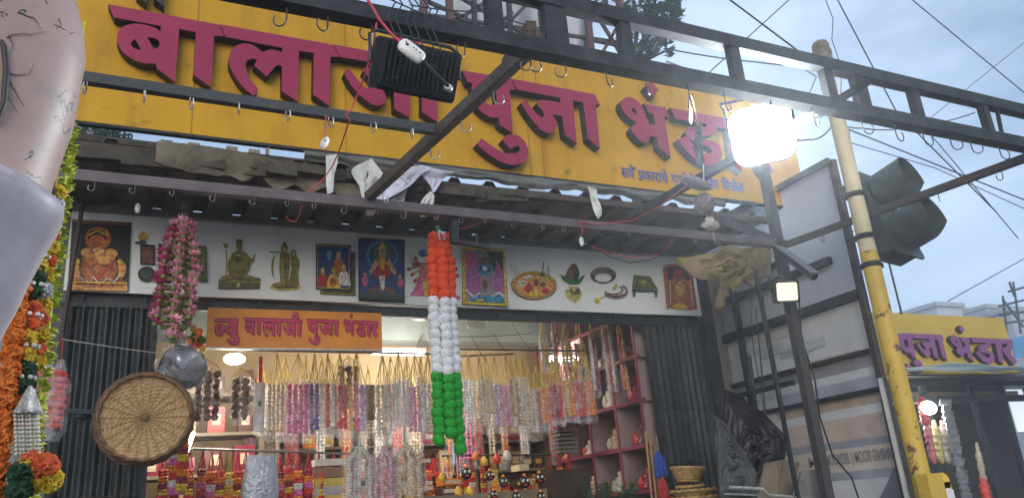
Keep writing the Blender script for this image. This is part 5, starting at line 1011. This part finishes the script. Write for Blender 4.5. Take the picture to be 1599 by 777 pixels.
# peacock feathers, sticks, brushes by the right shutter
b = MB(); random.seed(31); ms = [M('feather_green', (.03,.07,.03), .5, 0, .4, 30), M('feather_eye', (.06,.13,.05), .4), M('feather_blue', (.01,.03,.15), .4)]; c0 = Y(955,850,4.3)
for i in range(16):
    e = Y(random.uniform(905,1000), random.uniform(738,770), 4.4+random.uniform(-.1,.1)); b.path([c0, c0.lerp(e, .6)+V((0,0,.02)), e], .002, 4)
    for k in range(70): t = random.uniform(.3, 1); q = c0.lerp(e, t); b.path([q, q+V((random.uniform(-.045,.045), random.uniform(-.02,.02), random.uniform(.0,.04)))], .0022, 3)
    b.ball(e, (.010,.004,.012), 8, 5, 1); b.ball(e+V((0,-.004,0)), (.005,.003,.006), 7, 5, 2)
tag(b.build('peacock_feathers', ms, loc=c0), 'bunch of dark green peacock feathers beside the right shutter', 'feathers')
for i, px in enumerate((1012,1019,1026,1031)):
    b = MB(); b.tube(Y(px+8, 800, 4.12), Y(px-4, 672+i*9, 4.13), .007, n=6); tag(b.build('wooden_stick', M('stick_wood', (.36,.22,.09), .6, 0, .3, 12), loc=Y(px+8,800,4.12)), f'tan wooden stick, {ORD[i]} from the left against the right shutter', 'stick', 'sticks by the right shutter')
for px, py, c, lb in ((1030,722,'blue','bright blue bristle duster hung by the right shutter'), (1036,762,'red','red bristle duster below the blue one')):
    b = MB(); p = Y(px, py, 4.08); random.seed(px)
    for i in range(140): a = random.uniform(0, 6.28); rr = random.uniform(.2, 1)*.045; b.path([p+V((0,0,.08)), p+V((rr*math.cos(a)*.8, rr*math.sin(a)*.6, random.uniform(-.02,.04))), p+V((rr*math.cos(a), rr*math.sin(a)*.7, -.07+random.uniform(-.02,.02)))], .0022, 3)
    b.tube(p+V((0,0,.06)), p+V((0,0,.16)), .008, n=8, mi=1); tag(b.build('duster', [BD[c], m_wood], loc=p), lb, 'duster')
# ------------------------------------------------------------------ round wicker tray
m_wick = M('wicker_tan', (.46,.29,.13), .55, 0, .35, 30, .3, col2=(.25,.14,.055)); m_wickd = M('wicker_rim', (.15,.075,.035), .65, 0, .35, 26, .3)
TC = Y(226,651,3.72); tray = root('wicker_tray', TC, 'large round wicker tray with dark rim hanging before the left shutter', 'tray')
def pol(c, r, a, y): return V((c.x+r*math.cos(a), c.y+y, c.z+r*math.sin(a)))
TR = .178
b = MB(); NS, NR = 36, 19
vs = []; fs = []
for j in range(NR*2+1):
    r = .012+(TR-.012)*j/(NR*2)
    for i in range(NS*4):
        a = 6.2832*i/(NS*4); wv = .0034*math.cos(math.pi*(j//2)+a*NS/2*1.0)*(1 if r > .03 else .3)+(.0012 if j % 2 else -.0008)
        vs.append(pol(TC, r, a, -wv-.012*(r/TR)**2+.006))
n = NS*4
for j in range(NR*2):
    for i in range(n): fs.append((j*n+i, j*n+(i+1)%n, (j+1)*n+(i+1)%n, (j+1)*n+i))
b.add(vs, fs, 0, True); b.add([V(v)+V((0,.008,0)) for v in vs], [f[::-1] for f in fs], 0, True); b.build('woven_disc', m_wick, tray)
b = MB()
for i in range(22): a = 6.2832*i/22; b.path([pol(TC, r, a+.02*math.sin(r*60+i), -.012*(r/TR)**2+.003) for r in (.014,.05,.09,.13,TR)], .0018, 4)
b.build('spoke', M('wicker_spoke', (.33,.20,.085), .65, 0, .3, 26, .2), tray)
b = MB()
for k in range(5):
    rr = TR+.002+.004*k; b.path([pol(TC, rr+.002*math.sin(a*23+k*2), a, -.02+.014*k+.003*math.cos(a*23+k*2)) for a in [6.2832*i/120 for i in range(120)]], .0075, 6, closed=True)
b.build('rim', m_wickd, tray)
b = MB(); b.ball(TC+V((0,-.004,0)), (.016,.008,.016), 10, 6, 0, .1); b.build('centre_boss', m_wickd, tray)
b = MB(); b.path([pol(TC, TR, 1.75, 0), TC+V((-.01,.1,.30)), pol(TC, TR, 1.35, 0)], .002, 4); b.build('hanging_loop', m_hook, tray)
b = MB(); b.path(sag(Y(96,529,3.9), Y(290,556,3.9), .004, 8, .002), .0022, 4); tag(b.build('hanging_line', m_hookl, loc=Y(96,529,3.9)), 'thin line strung across the left shutter', 'wire')
b = MB(); b.bar(Y(108,640,3.95), Y(150,643,3.75), .02); b.ball(Y(131,650,3.85), (.04,.02,.014), 10, 6); tag(b.build('black_bracket', m_black, loc=Y(131,650,3.85)), 'small black bracket sticking out left of the round tray', 'bracket')
# stacked baskets at lower right with a stand
def basket(px, py, y, r, h_, label, tilt=0):
    c = Y(px, py, y); o = root('wicker_basket', c, label, 'basket', 'stacked wicker baskets'); mt = Matrix.Rotation(tilt, 3, 'Y'); b = MB()
    for k in range(7):
        t = k/6; rr = r*(.62+.38*t); b.path([c+mt@V((rr*math.cos(a)+.002*math.cos(a*16+k*3.14), rr*math.sin(a), -h_/2+t*h_+.0015*math.sin(a*16))) for a in [6.2832*i/64 for i in range(64)]], h_/11, 6, closed=True)
    b.lathe([(0,-h_/2),(r*.6,-h_/2),(r*.95,h_*.45),(r*.6,-h_/2+.006)], c, 28, 0, mt); b.build('woven_body', m_wick2, o)
    b = MB(); b.path([c+mt@V((r*1.02*math.cos(a), r*1.02*math.sin(a), h_/2+.004*math.sin(a*20))) for a in [6.2832*i/80 for i in range(80)]], .008, 6, closed=True); b.build('rim', m_wick2, o); return o
m_wick2 = M('wicker_gold', (.46,.29,.11), .65, 0, .3, 25, .2)
basket(1074, 741, 3.82, .092, .07, 'small tan basket on top of the stack at the lower right', .1); basket(1078, 763, 3.82, .075, .03, 'small upturned basket foot just below the top basket')
for i, (px, py, r) in enumerate(((1084,772,.125),(1086,783,.13),(1087,795,.132))): basket(px, py, 3.82, r, .05, f'wide tan basket, {ORD[i]} below the small ones in the stack at lower right')
p = Y(1087,806,3.82); b = MB(); b.box((p.x, 3.82, (p.z-.0+.12)/2+.04), (.34,.30,p.z-.16)); 
for z in (.5,.9,1.3): b.box((p.x, 3.665, z), (.34,.012,.06))
tag(b.build('crate', m_wood, loc=(p.x,3.82,.12)), 'tall wooden crate under the stack of tan baskets', 'crate')
# ------------------------------------------------------------------ pompoms, garlands
def ruff(r, seed, nu=15, nv=10, jit=.14): random.seed(seed); b = MB(); b.ball((0,0,0), r, nu, nv, 0, jit, False); return b
def mesh_of(b, m, nm): o = b.build(nm, m); me = o.data; bpy.data.objects.remove(o); return me
def inst(me, name, par, p, s_=1.0, rot=None):
    o = bpy.data.objects.new(name, me); C.objects.link(o); o.parent = par; o.location = V(p)-ORG[par.name]; o.scale = (s_,)*3 if not isinstance(s_, tuple) else s_
    o.rotation_euler = rot or (random.uniform(0,3), random.uniform(0,3), random.uniform(0,3)); ORG[o.name] = ORG[par.name]; return o
m_saf = M('pompom_saffron', (.82,.075,.012), .75, 0, .22, 60, .4); m_pw = M('pompom_white', (.80,.80,.80), .75, 0, .1, 60, .4); m_pg = M('pompom_green', (.010,.34,.022), .75, 0, .3, 60, .4)
pm = {k: [mesh_of(ruff(.0305, s_+q*9, 20, 14, .075), m, 'pompom') for q in range(3)] for k, m, s_ in (('s', m_saf, 1), ('w', m_pw, 2), ('g', m_pg, 3))}
top = Y(684,362,3.4); tri = root('tricolour_garland', top, 'saffron, white and green pompom garland hanging in the shop front', 'garland')
b = MB(); b.path(hook_pts(V((top.x, 3.4, 3.005)), .04, 1, .4), .0024, 5); b.tube(top+V((0,0,.03)), top+V((0,0,-.015)), .012, n=10, mi=1); b.build('hanger', [m_hookl, M('knot_green', (.01,.09,.05))], tri)
zt3 = top.z-.035; random.seed(4)
offs = [(-.043,-.014), (.002,-.034), (.045,-.008), (.004,.034)]
ends = [25, 24, 26, 23]
for si, (ox, oy) in enumerate(offs):
    for k in range(ends[si]):
        if si == 3 and k > 24: continue
        t = k/25; z = zt3-k*.0405-(.012 if si == 1 else 0); sp = .62+.38*min(1, k/3)+.10*t
        c = 's' if k < 8 else ('w' if k < 17 else 'g')
        inst(random.choice(pm[c]), 'pompom', tri, V((top.x+ox*sp+random.uniform(-.003,.003), 3.4+oy*sp, z)), (random.uniform(.92,1.08), random.uniform(.92,1.08), random.uniform(.84,.95)))
b = MB()
for dx in (-.02,.0,.03,.045): b.tube((top.x+dx, 3.39, zt3-1.0), (top.x+dx+.004, 3.39, zt3-1.13), .0022, n=4)
b.tube((top.x+.005,3.36,zt3-.99),(top.x+.008,3.36,zt3-1.08),.006,n=6); b.build('loose_thread', M('thread_white', (.6,.6,.65), .6), tri)
b = MB(); b.path([top+V((0,-.02,0)), top+V((-.015,-.045,-.03)), top+V((-.01,-.05,-.06))], .0035, 5); b.path([top+V((0,-.02,0)), top+V((.02,-.04,-.03)), top+V((.012,-.05,-.055))], .0035, 5); b.build('white_bow', M('thread_white', (.6,.6,.65)), tri)
# pink flower garland
def lily(seed, k=8):
    random.seed(seed); b = MB()
    for ring, (n, tl__, ln) in enumerate(((k, .30, 1.0), (6, .75, .8))):
        for i in range(n):
            a = 6.2832*(i+.5*ring)/n+random.uniform(-.12,.12); d_ = V((math.cos(a)*math.cos(tl__), math.sin(a)*math.cos(tl__), math.sin(tl__))); s_ = V((-math.sin(a), math.cos(a), 0)); L_ = .037*ln
            b.add([V((0,0,0)), d_*L_*.5+s_*.010, d_*L_+V((0,0,.006)), d_*L_*.5-s_*.010], [(0,1,2,3)], 0)
    b.ball((0,0,-.004), (.012,.012,.010), 7, 5, 1); return b
m_pk1 = M('petal_pink', (.80,.33,.43), .6, 0, .2, 40); m_pk2 = M('petal_deep_pink', (.60,.08,.22), .6, 0, .25, 40); m_cal = M('calyx_green', (.16,.20,.06), .7, 0, .3, 30)
lil = [mesh_of(lily(i), [m_pk1 if i % 2 else m_pk2, m_cal], 'flower') for i in range(4)]
tp_ = Y(286,345,3.75); pk = root('pink_garland', tp_, 'pink cloth flower garland hanging under the awning at left', 'garland'); random.seed(12)
b = MB(); b.path(hook_pts(V((tp_.x, 3.75, 3.235)), .03), .002, 4); b.path([tp_+V((0,0,.10)), tp_+V((0,0,.05)), tp_+V((0,0,-.02))], [.005,.018,.05], 9); b.build('gathered_top', plastic('grey_wrap', (.35,.33,.35)), pk)
cnt = 0; stems = MB()
for si in range(6):
    a = 6.2832*si/6+.5; rows = (14,15,13,14,16,13)[si]
    for k in range(rows):
        if cnt >= 98: break
        sp = .036+.040*min(1, k/5); z = tp_.z-.02-k*.037-(si%2)*.008; x = tp_.x-.012*k/8+sp*math.cos(a)+random.uniform(-.006,.006); y = 3.75+sp*math.sin(a)
        deep = math.cos(a) < -.1 if k % 3 else False
        inst(lil[random.choice((0,2)) if deep else random.choice((1,3))], 'flower', pk, (x, y, z), random.uniform(.95,1.25), (random.uniform(-.35,.35)+.45*math.sin(a)*-1, .45*math.cos(a)+random.uniform(-.3,.3), random.uniform(0,6))); cnt += 1
        if k: stems.ball((x*.6+tp_.x*.4-.0, y*.6+3.75*.4, z-.012), (.02,.016,.014), 6, 4, 0, .3, False)
stems.build('green_leaves', m_cal, pk)
# ------------------------------------------------------------------ marigold garlands at the left edge
mg = {n: mesh_of(ruff(.026, i+40, 22, 15, .24), M('marigold_'+n, c, .8, 0, .3, 70, .4), 'marigold') for i, (n, c) in enumerate(dict(orange=(.66,.16,.012), yellow=(.62,.42,.02), deep=(.62,.10,.02), green=(.012,.055,.022), white=(.55,.55,.55)).items())}
m_bead = M('pearl_bead', (.6,.58,.52), .3)
def string(px0, y, zs, zb, colors, label, slope=0, pitch=.034, beads=True, s_=1.0):
    a = Y(px0, 600, y); r_ = root('marigold_garland', (a.x, y, zs), label, 'garland', 'marigold garlands at the left edge'); random.seed(int(px0*3)); n = int((zs-zb)/pitch)
    b = MB(); b.tube((a.x, y, zs+.35), (a.x, y, zb), .002, n=4); b.build('thread', m_str, r_)
    for k in range(min(n, 90)):
        z = zs-k*pitch; c = colors[k % len(colors)]
        inst(mg[c], 'flower', r_, (a.x+random.uniform(-.003,.003), y+random.uniform(-.003,.003), z), (s_*random.uniform(.92,1.08), s_*random.uniform(.92,1.08), s_*.78))
        if beads and k % 2 == 0:
            bb = MB()
            for q in range(8): an = 6.2832*q/8; bb.ball((a.x+.021*math.cos(an), y+.021*math.sin(an), z-pitch/2), .0055, 6, 4)
            bb.build('pearl_ring', m_bead, r_)
    return r_
gy = 1.9; zT = Y(30,440,gy).z; zB = Y(30,850,gy).z
string(12, gy, zT+.25, zB, ['orange'], 'all orange marigold garland, leftmost of the hanging flower strings', beads=False, s_=.92)
string(34, gy+.02, zT+.22, Y(30,695,gy).z, ['green','green','deep','deep','yellow','yellow'], 'green, orange and yellow marigold garland with pearl rings, second string from the left', s_=.86)
string(50, gy+.06, zT+.24, Y(30,600,gy).z, ['yellow','white','yellow','deep','yellow','deep'], 'yellow, white and orange marigold garland, third string from the left', s_=.80, beads=False)
# tassel end with silver cone, and marigold cluster
p = Y(43,640,gy+.0); o = root('garland_tassel', p, 'silver bead tassel with marigolds at the end of the left garlands', 'tassel')
b = MB(); b.lathe([(.004,.05),(.014,.03),(.026,0),(.030,-.008),(.0,-.008)], p+V((0,0,.0)), 14); b.build('cone', M('silver_tinsel', (.55,.55,.52), .3, .7, .4, 60, .5), o)
b = MB()
for i in range(7):
    for k in range(10): b.ball(p+V(((i-3)*.0065+k*.0012, -.012+.004*(i%2), -.012-k*.0085)), .0042, 6, 4)
b.build('bead_strand', m_bead, o); random.seed(77)
for i, (px, py, c) in enumerate(((33,738,'green'),(52,722,'deep'),(66,740,'yellow'),(72,727,'deep'),(45,730,'yellow'),(55,748,'yellow'),(30,765,'green'),(78,748,'yellow'),(36,752,'green'))): inst(mg[c], 'flower', o, Y(px, py, gy-.02+.01*(i%3)), .92)
# yellow-green leaf garland
lm = [M('petal_lime', (.66,.74,.08), .5, 0, .25, 40), M('petal_lime_pale', (.78,.80,.22), .5, 0, .2, 40), M('petal_lime_dark', (.45,.55,.06), .5, 0, .2, 40)]
a = Y(66,600,2.0); zt_ = Y(70,190,2.0).z; b = MB(); random.seed(8)
for k in range(430):
    z = zt_-k/430*(zt_-Y(66,800,2.0).z); an = random.uniform(0, 6.28); d_ = V((math.cos(an), math.sin(an), random.uniform(-.6,.7))); s_ = d_.cross(V((0,0,1))).normalized(); q = V((a.x, 2.0, z)); L_ = random.uniform(.017,.027)
    b.add([q, q+d_*L_*.5+s_*.010, q+d_*L_+V((0,0,.003)), q+d_*L_*.5-s_*.010, q+d_*L_*.6+V((0,0,.006))], [(0,1,4),(1,2,4),(2,3,4),(3,0,4)], random.randint(0,2))
b.tube((a.x,2.0,zt_+.3),(a.x,2.0,zt_-1), .003, n=4); tag(b.build('lime_garland', lm, loc=(a.x,2,zt_)), 'lime yellow petal garland, rightmost of the strings at the left edge', 'garland')
b = MB(); b.tube((-.7,1.95,zt_+.28),(.0,1.95,zt_+.28), .012, n=8); b.build('x', m_steel); bpy.data.objects.remove(bpy.data.objects['x'])
# red wrapped bundles before the left shutter
for px, lb in ((76,'left red wrapped flower bundle half behind the thin rod'), (94,'right red wrapped flower bundle before the left shutter')):
    p = Y(px, 572, 3.6); o = root('wrapped_bundle', p, lb, 'flower bundle', 'red wrapped bundles at left'); b = MB(); random.seed(px)
    for k in range(9): b.ball(p+V((random.uniform(-.004,.004), 0, -.03-k*.026)), (.034+.006*math.sin(k*.4), .03, .017), 10, 6, 0, .1, False)
    b.path([p+V((0,0,.12)), p], .002, 4); b.build('flower_roll', M('roll_red', (.46,.03,.02), .6, 0, .25, 40), o)
    b = MB(); rings = [[p+V(((.012+.033*min(1,k/3)-.02*(k>8))*math.cos(6.2832*i/10)*random.uniform(.92,1.12), (.012+.03*min(1,k/3))*math.sin(6.2832*i/10), .03-k*.036)) for i in range(10)] for k in range(10)]; b.loft(rings, 0, False, False); b.build('clear_wrap', m_plast, o)
# ------------------------------------------------------------------ glossy painted figure at the left edge
SY = 1.2
m_fig = M('aged_pink_paint', (.42,.285,.25), .48, 0, .12, 4); m_fig2 = M('aged_lilac_paint', (.37,.335,.37), .5, 0, .2, 7)
def cracks(m, col, sc_, th):
    n = m.node_tree.nodes; l = m.node_tree.links; b_ = n['Principled BSDF']; t = n.new('ShaderNodeTexCoord')
    nz_ = n.new('ShaderNodeTexNoise'); nz_.inputs['Scale'].default_value = sc_; nz_.inputs['Detail'].default_value = 6; l.new(t.outputs['Object'], nz_.inputs['Vector'])
    msk = n.new('ShaderNodeTexNoise'); msk.inputs['Scale'].default_value = sc_*.55; l.new(t.outputs['Object'], msk.inputs['Vector'])
    a = n.new('ShaderNodeMath'); a.operation = 'SUBTRACT'; a.inputs[1].default_value = .5; l.new(nz_.outputs['Fac'], a.inputs[0]); ab = n.new('ShaderNodeMath'); ab.operation = 'ABSOLUTE'; l.new(a.outputs[0], ab.inputs[0])
    lt_ = n.new('ShaderNodeMath'); lt_.operation = 'LESS_THAN'; lt_.inputs[1].default_value = th; l.new(ab.outputs[0], lt_.inputs[0])
    gt = n.new('ShaderNodeMath'); gt.operation = 'GREATER_THAN'; gt.inputs[1].default_value = .53; l.new(msk.outputs['Fac'], gt.inputs[0]); mu = n.new('ShaderNodeMath'); mu.operation = 'MULTIPLY'; l.new(lt_.outputs[0], mu.inputs[0]); l.new(gt.outputs[0], mu.inputs[1])
    x = n.new('ShaderNodeMix'); x.data_type = 'RGBA'; l.new(mu.outputs[0], x.inputs['Factor']); l.new(b_.inputs['Base Color'].links[0].from_socket, x.inputs['A']); x.inputs['B'].default_value = (*col, 1); l.new(x.outputs['Result'], b_.inputs['Base Color'])
dirt(m_fig, (.16,.17,.15), (5,5,9), .56, .72, .5); cracks(m_fig, (.07,.07,.065), 9, .005); dirt(m_fig2, (.17,.16,.17), (8,8,8), .58, .72, .55); cracks(m_fig2, (.2,.19,.2), 12, .006)
fig = root('painted_figure', (-.25, SY, 0), 'glossy weathered pinkish and lilac fibreglass figure filling the left edge', 'statue')
def body(rows, left, name, m, tilt, dep=.75):
    rings = []; n = 36
    for px, py in rows:
        r_ = Y(px, py, SY); l_ = left(r_.z) ; cx = (r_.x+l_)/2; rx = (r_.x-l_)/2
        rings.append([V((cx+rx*math.cos(6.2832*i/n)*(1+.02*noise.noise((math.cos(6.2832*i/n)*2, py*.02, 1))), SY+.02+rx*dep*math.sin(6.2832*i/n), r_.z+tilt*(rx*math.cos(6.2832*i/n)-rx))) for i in range(n)])
    b = MB(); b.loft(rings, 0, True, True); return b.build(name, m, fig)
body([(104,-160),(110,-80),(116,-20),(124,15),(131,50),(132,85),(129,115),(122,150),(112,190),(100,225),(86,262),(76,295),(70,318)], lambda z: -.47+.09*(z-2.1), 'upper_body', m_fig, -.12)
body([(60,302),(86,306),(97,315),(100,324),(97,336),(90,352),(76,376),(60,402),(42,436),(24,472),(6,508),(-14,545),(-30,590)], lambda z: -.46+.15*(z-2.1), 'lower_sleeve', m_fig2, -.16)
UP = [(104,-160),(110,-80),(116,-20),(124,15),(131,50),(132,85),(129,115),(122,150),(112,190),(100,225),(86,262),(76,295)]
def on_body(px, py):
    y = SY-.1
    for _ in range(6):
        p = Y(px, py, y); e = [Y(a, c_, SY) for a, c_ in UP]; k = min(range(len(e)-1), key=lambda i: 0 if e[i].z >= p.z >= e[i+1].z else 1); t = (e[k].z-p.z)/(e[k].z-e[k+1].z+1e-9)
        xr = e[k].x+(e[k+1].x-e[k].x)*t; xl = -.47+.09*(p.z-2.1); cx, rx = (xr+xl)/2, (xr-xl)/2; q = max(-1, min(1, (p.x-cx)/rx)); y = SY+.02-rx*.75*math.sqrt(max(0, 1-q*q))-.001
    return Y(px, py, y)
for ln in ([(10,58),(28,53),(48,54),(72,50)],[(14,55),(20,68),(15,86)],[(8,112),(26,118),(46,116),(54,98)],[(16,128),(26,148),(38,166)],[(4,140),(28,176)],[(30,20),(52,28),(66,46)],[(84,38),(98,44),(110,54),(118,50)],[(92,30),(96,40),(88,46)]):
    pts = []
    for a, c_ in zip(ln, ln[1:]): pts += [on_body(a[0]+(c_[0]-a[0])*i/4+random.uniform(-1,1), a[1]+(c_[1]-a[1])*i/4+random.uniform(-1,1)) for i in range(4)]
    pts.append(on_body(*ln[-1])); b = MB(); b.path(pts, [.0009-.0007*i/len(pts) for i in range(len(pts))], 5); b.build('crack', M('crack_grey', (.09,.085,.08), .7), fig)
lo_b = MB(); lo_b.lathe([(.10,0),(.12,.9),(.13,1.5),(.07,1.88)], (-.36, SY+.03, .0), 24); lo_b.build('base_column', m_fig2, fig)
b = MB(); b.path([Y(-6,55,SY-.085)+V((0,0,0)), Y(6,72,SY-.09), Y(10,110,SY-.09), Y(6,160,SY-.09), Y(-6,190,SY-.085)], .004, 6); b.build('recess_line', M('recess_dark', (.03,.03,.028), .5), fig)
# ------------------------------------------------------------------ hanging charms, switches, red flex
p = Y(1100,318,2.5); cn = root('hanging_coconut', p, 'dry grey coconut tied up as a charm under the slanting tie beam', 'coconut')
b = MB(); b.ball(p, (.046,.046,.052), 18, 12, 0, .025); b.build('husk', M('coconut_husk', (.27,.23,.22), .85, 0, .35, 18, .7), cn)
b = MB(); b.path([Y(1092,196,2.5), Y(1098,240,2.5), Y(1099,282,2.5), p+V((0,0,.05))], .003, 5); b.build('cord', m_hookl, cn)
b = MB(); c2 = Y(1086,286,2.47); b.ball(c2, (.075,.03,.026), 16, 9, 0, .10, True, Matrix.Rotation(R(14), 3, 'Y')); b.build('cloth_wrap', M('dusty_cloth', (.36,.33,.34), .85, 0, .25, 20, .6), cn)
b = MB(); c3 = Y(1110,352,2.5); b.ball(c3, (.040,.03,.017), 14, 8, 0, .28, True); b.ball(c3+V((-.012,-.01,.016)), (.02,.016,.02), 10, 7, 0, .25); b.path([p-V((0,0,.05)), c3], .003, 4); b.path([c3, c3+V((.01,0,-.08))], .0014, 4); b.build('paper_flower', M('cream_paper', (.62,.55,.48), .8, 0, .2, 25, .3), cn)
p = Y(1091,225,2.3); dl = root('chilli_charm', p, 'dark dried chilli charm hanging upright before the last letters', 'charm')
b = MB(); b.path([Y(1094,256,2.3), Y(1091,235,2.3), Y(1090,212,2.3), Y(1091,194,2.3)], [.016,.018,.018,.013], 9); random.seed(2)
for i in range(14): q = Y(1090+random.uniform(-4,4), random.uniform(192,232), 2.28); b.path([q, q+V((random.uniform(-.035,.035), random.uniform(-.02,.02), random.uniform(-.02,.015)))], [.007,.002], 5)
b.build('chillies', M('dried_dark', (.04,.045,.05), .7, 0, .4, 30, .4), dl); b = MB(); b.path([Y(1091,194,2.3), Y(1079,150,1.9)], .0015, 4); b.build('thread', m_hook, dl)
p = Y(1078,180,1.76); pq = root('small_plaque', p, 'small silvery tag hanging from a truss hook left of the glaring lamp', 'tag')
b = MB(); b.box(p, (.022,.004,.056), Matrix.Rotation(R(14), 3, 'Y')@Matrix.Rotation(R(35), 3, 'Z')); b.build('plate', M('tag_silver', (.45,.47,.50), .4, .4, .2, 20), pq); b = MB(); b.path([Y(1076,150,1.76), p+V((-.002,0,.028))], .0025, 5); b.build('chain', m_hook, pq)
def switch(px, py, y, label, rotz=.3, s_=1): p = Y(px, py, y); o = root('inline_switch', p, label, 'switch', 'white inline switches'); b = MB(); b.ball(p, (.013*s_,.011*s_,.026*s_), 12, 8, 0, 0, True, Matrix.Rotation(rotz, 3, 'Y')); b.build('shell', M('switch_white', (.75,.74,.70), .35, 0, .08, 20), o); b = MB(); b.ball(p+V((0,-.010*s_,.004)), (.005*s_,.004*s_,.006*s_), 8, 5); b.build('rocker', M('rocker_grey', (.3,.3,.3), .4), o); return o
switch(507,223,2.4,'white inline switch dangling on red flex before the sign bottom', .45); switch(908,377,3.2,'white connector dangling under the awning tube right of the tricolour garland', 0); switch(215,325,3.7,'small white bulb holder hanging above the banner near the pink garland', 0, .95)
# white extension socket over the black floodlight
a = Y(627,68,1.585); e = Y(658,92,1.585); es = root('extension_socket', a, 'white trailing socket hung in front of the black floodlight', 'socket')
b = MB(); dx = (e-a).normalized(); up_ = V((0,-1,0)).cross(dx)
rg = []
for t, wd in ((-.1,.004),(-.06,.014),(.05,.020),(.5,.0215),(.95,.020),(1.06,.014),(1.1,.004)): q = a.lerp(e, t); rg.append([q+up_*wd*math.cos(6.2832*i/14)+V((0,1,0))*wd*.55*math.sin(6.2832*i/14) for i in range(14)])
b.loft(rg, 0, True, True); b.build('shell', M('switch_white', (.75,.74,.70)), es)
b = MB()
for t in (.12,.5,.62,.82): q = a.lerp(e, t)+V((0,-.012,0)); b.ball(q+up_*.004, (.0022,.0015,.0022), 8, 5); 
b.ball(a.lerp(e, .22)+V((0,-.0115,0)), (.005,.002,.004), 10, 6); b.build('socket_hole', m_black, es)
b = MB(); b.path([e+dx*.0, Y(676,112,1.59), Y(700,135,1.61)], .005, 6); b.build('plug_cord', m_wire, es)
def flex(pts, label, r=.0022, m=None): b = MB(); b.path([Y(x, y_, d_) for x, y_, d_ in pts], r, 5); return tag(b.build('red_flex', m or m_redwire, loc=Y(*pts[0])), label, 'wire', 'red wires')
flex([(570,-8,1.66),(592,30,1.66),(610,52,1.62),(627,68,1.585)], 'red flex dropping from the top edge to the white socket', .004)
flex([(588,32,1.74),(584,70,1.74),(576,95,1.9),(566,128,2.3),(556,152,2.4),(548,172,2.41),(540,178,2.41),(546,188,2.41),(540,205,2.5),(530,235,3.1),(520,258,3.25),(505,280,3.28),(480,300,3.22),(470,330,3.3)], 'red flex looping from the truss down past the magenta letters to the awning', .003)
flex([(509,180,2.42),(508,200,2.42),(507,214,2.42)], 'short red flex holding the white switch', .0025)
flex([(905,346,3.17),(930,350,3.17),(985,345,3.0),(1030,322,2.8),(1075,288,2.6)], 'red flex running along the awning tube up the right tie beam', .003)
flex([(905,346,3.17),(910,360,3.17),(908,368,3.17)], 'short red flex holding the white connector', .0025)
flex([(925,385,3.5),(960,398,3.5),(1005,403,3.5),(1030,396,3.4),(1048,380,3.3),(1052,378,3.25)], 'pinkish red flex sagging in front of the banner right half', .003)
flex([(930,386,3.5),(955,402,3.52),(985,410,3.52),(1015,406,3.5),(1036,396,3.4)], 'black flex sagging beside the pinkish red one', .0025, m_wire)
flex([(690,372,3.3),(705,358,3.3),(730,356,3.3),(742,350,3.25),(760,345,3.22)], 'red flex tangled on the small drop bracket beside the tricolour garland', .003)
flex([(447,338,3.6),(452,345,3.6),(462,346,3.6),(468,335,3.5),(470,322,3.4)], 'short red flex curl above the banner left half', .0025)
# ------------------------------------------------------------------ thin scattering volume added to give the lit lamp a glare halo
b = MB(); b.box((0, 0, 6.7), (640, 640, 15.4)); hz_ = b.build('lamp_halo_haze', [], kind='stuff')
m = bpy.data.materials.new('halo_volume'); m.use_nodes = True; n = m.node_tree.nodes; n.remove(n['Principled BSDF']); pv = n.new('ShaderNodeVolumePrincipled')
pv.inputs['Color'].default_value = (.88,.94,1,1); pv.inputs['Density'].default_value = .007; pv.inputs['Anisotropy'].default_value = .75
m.node_tree.links.new(pv.outputs['Volume'], n['Material Output'].inputs['Volume']); hz_.data.materials.append(m)
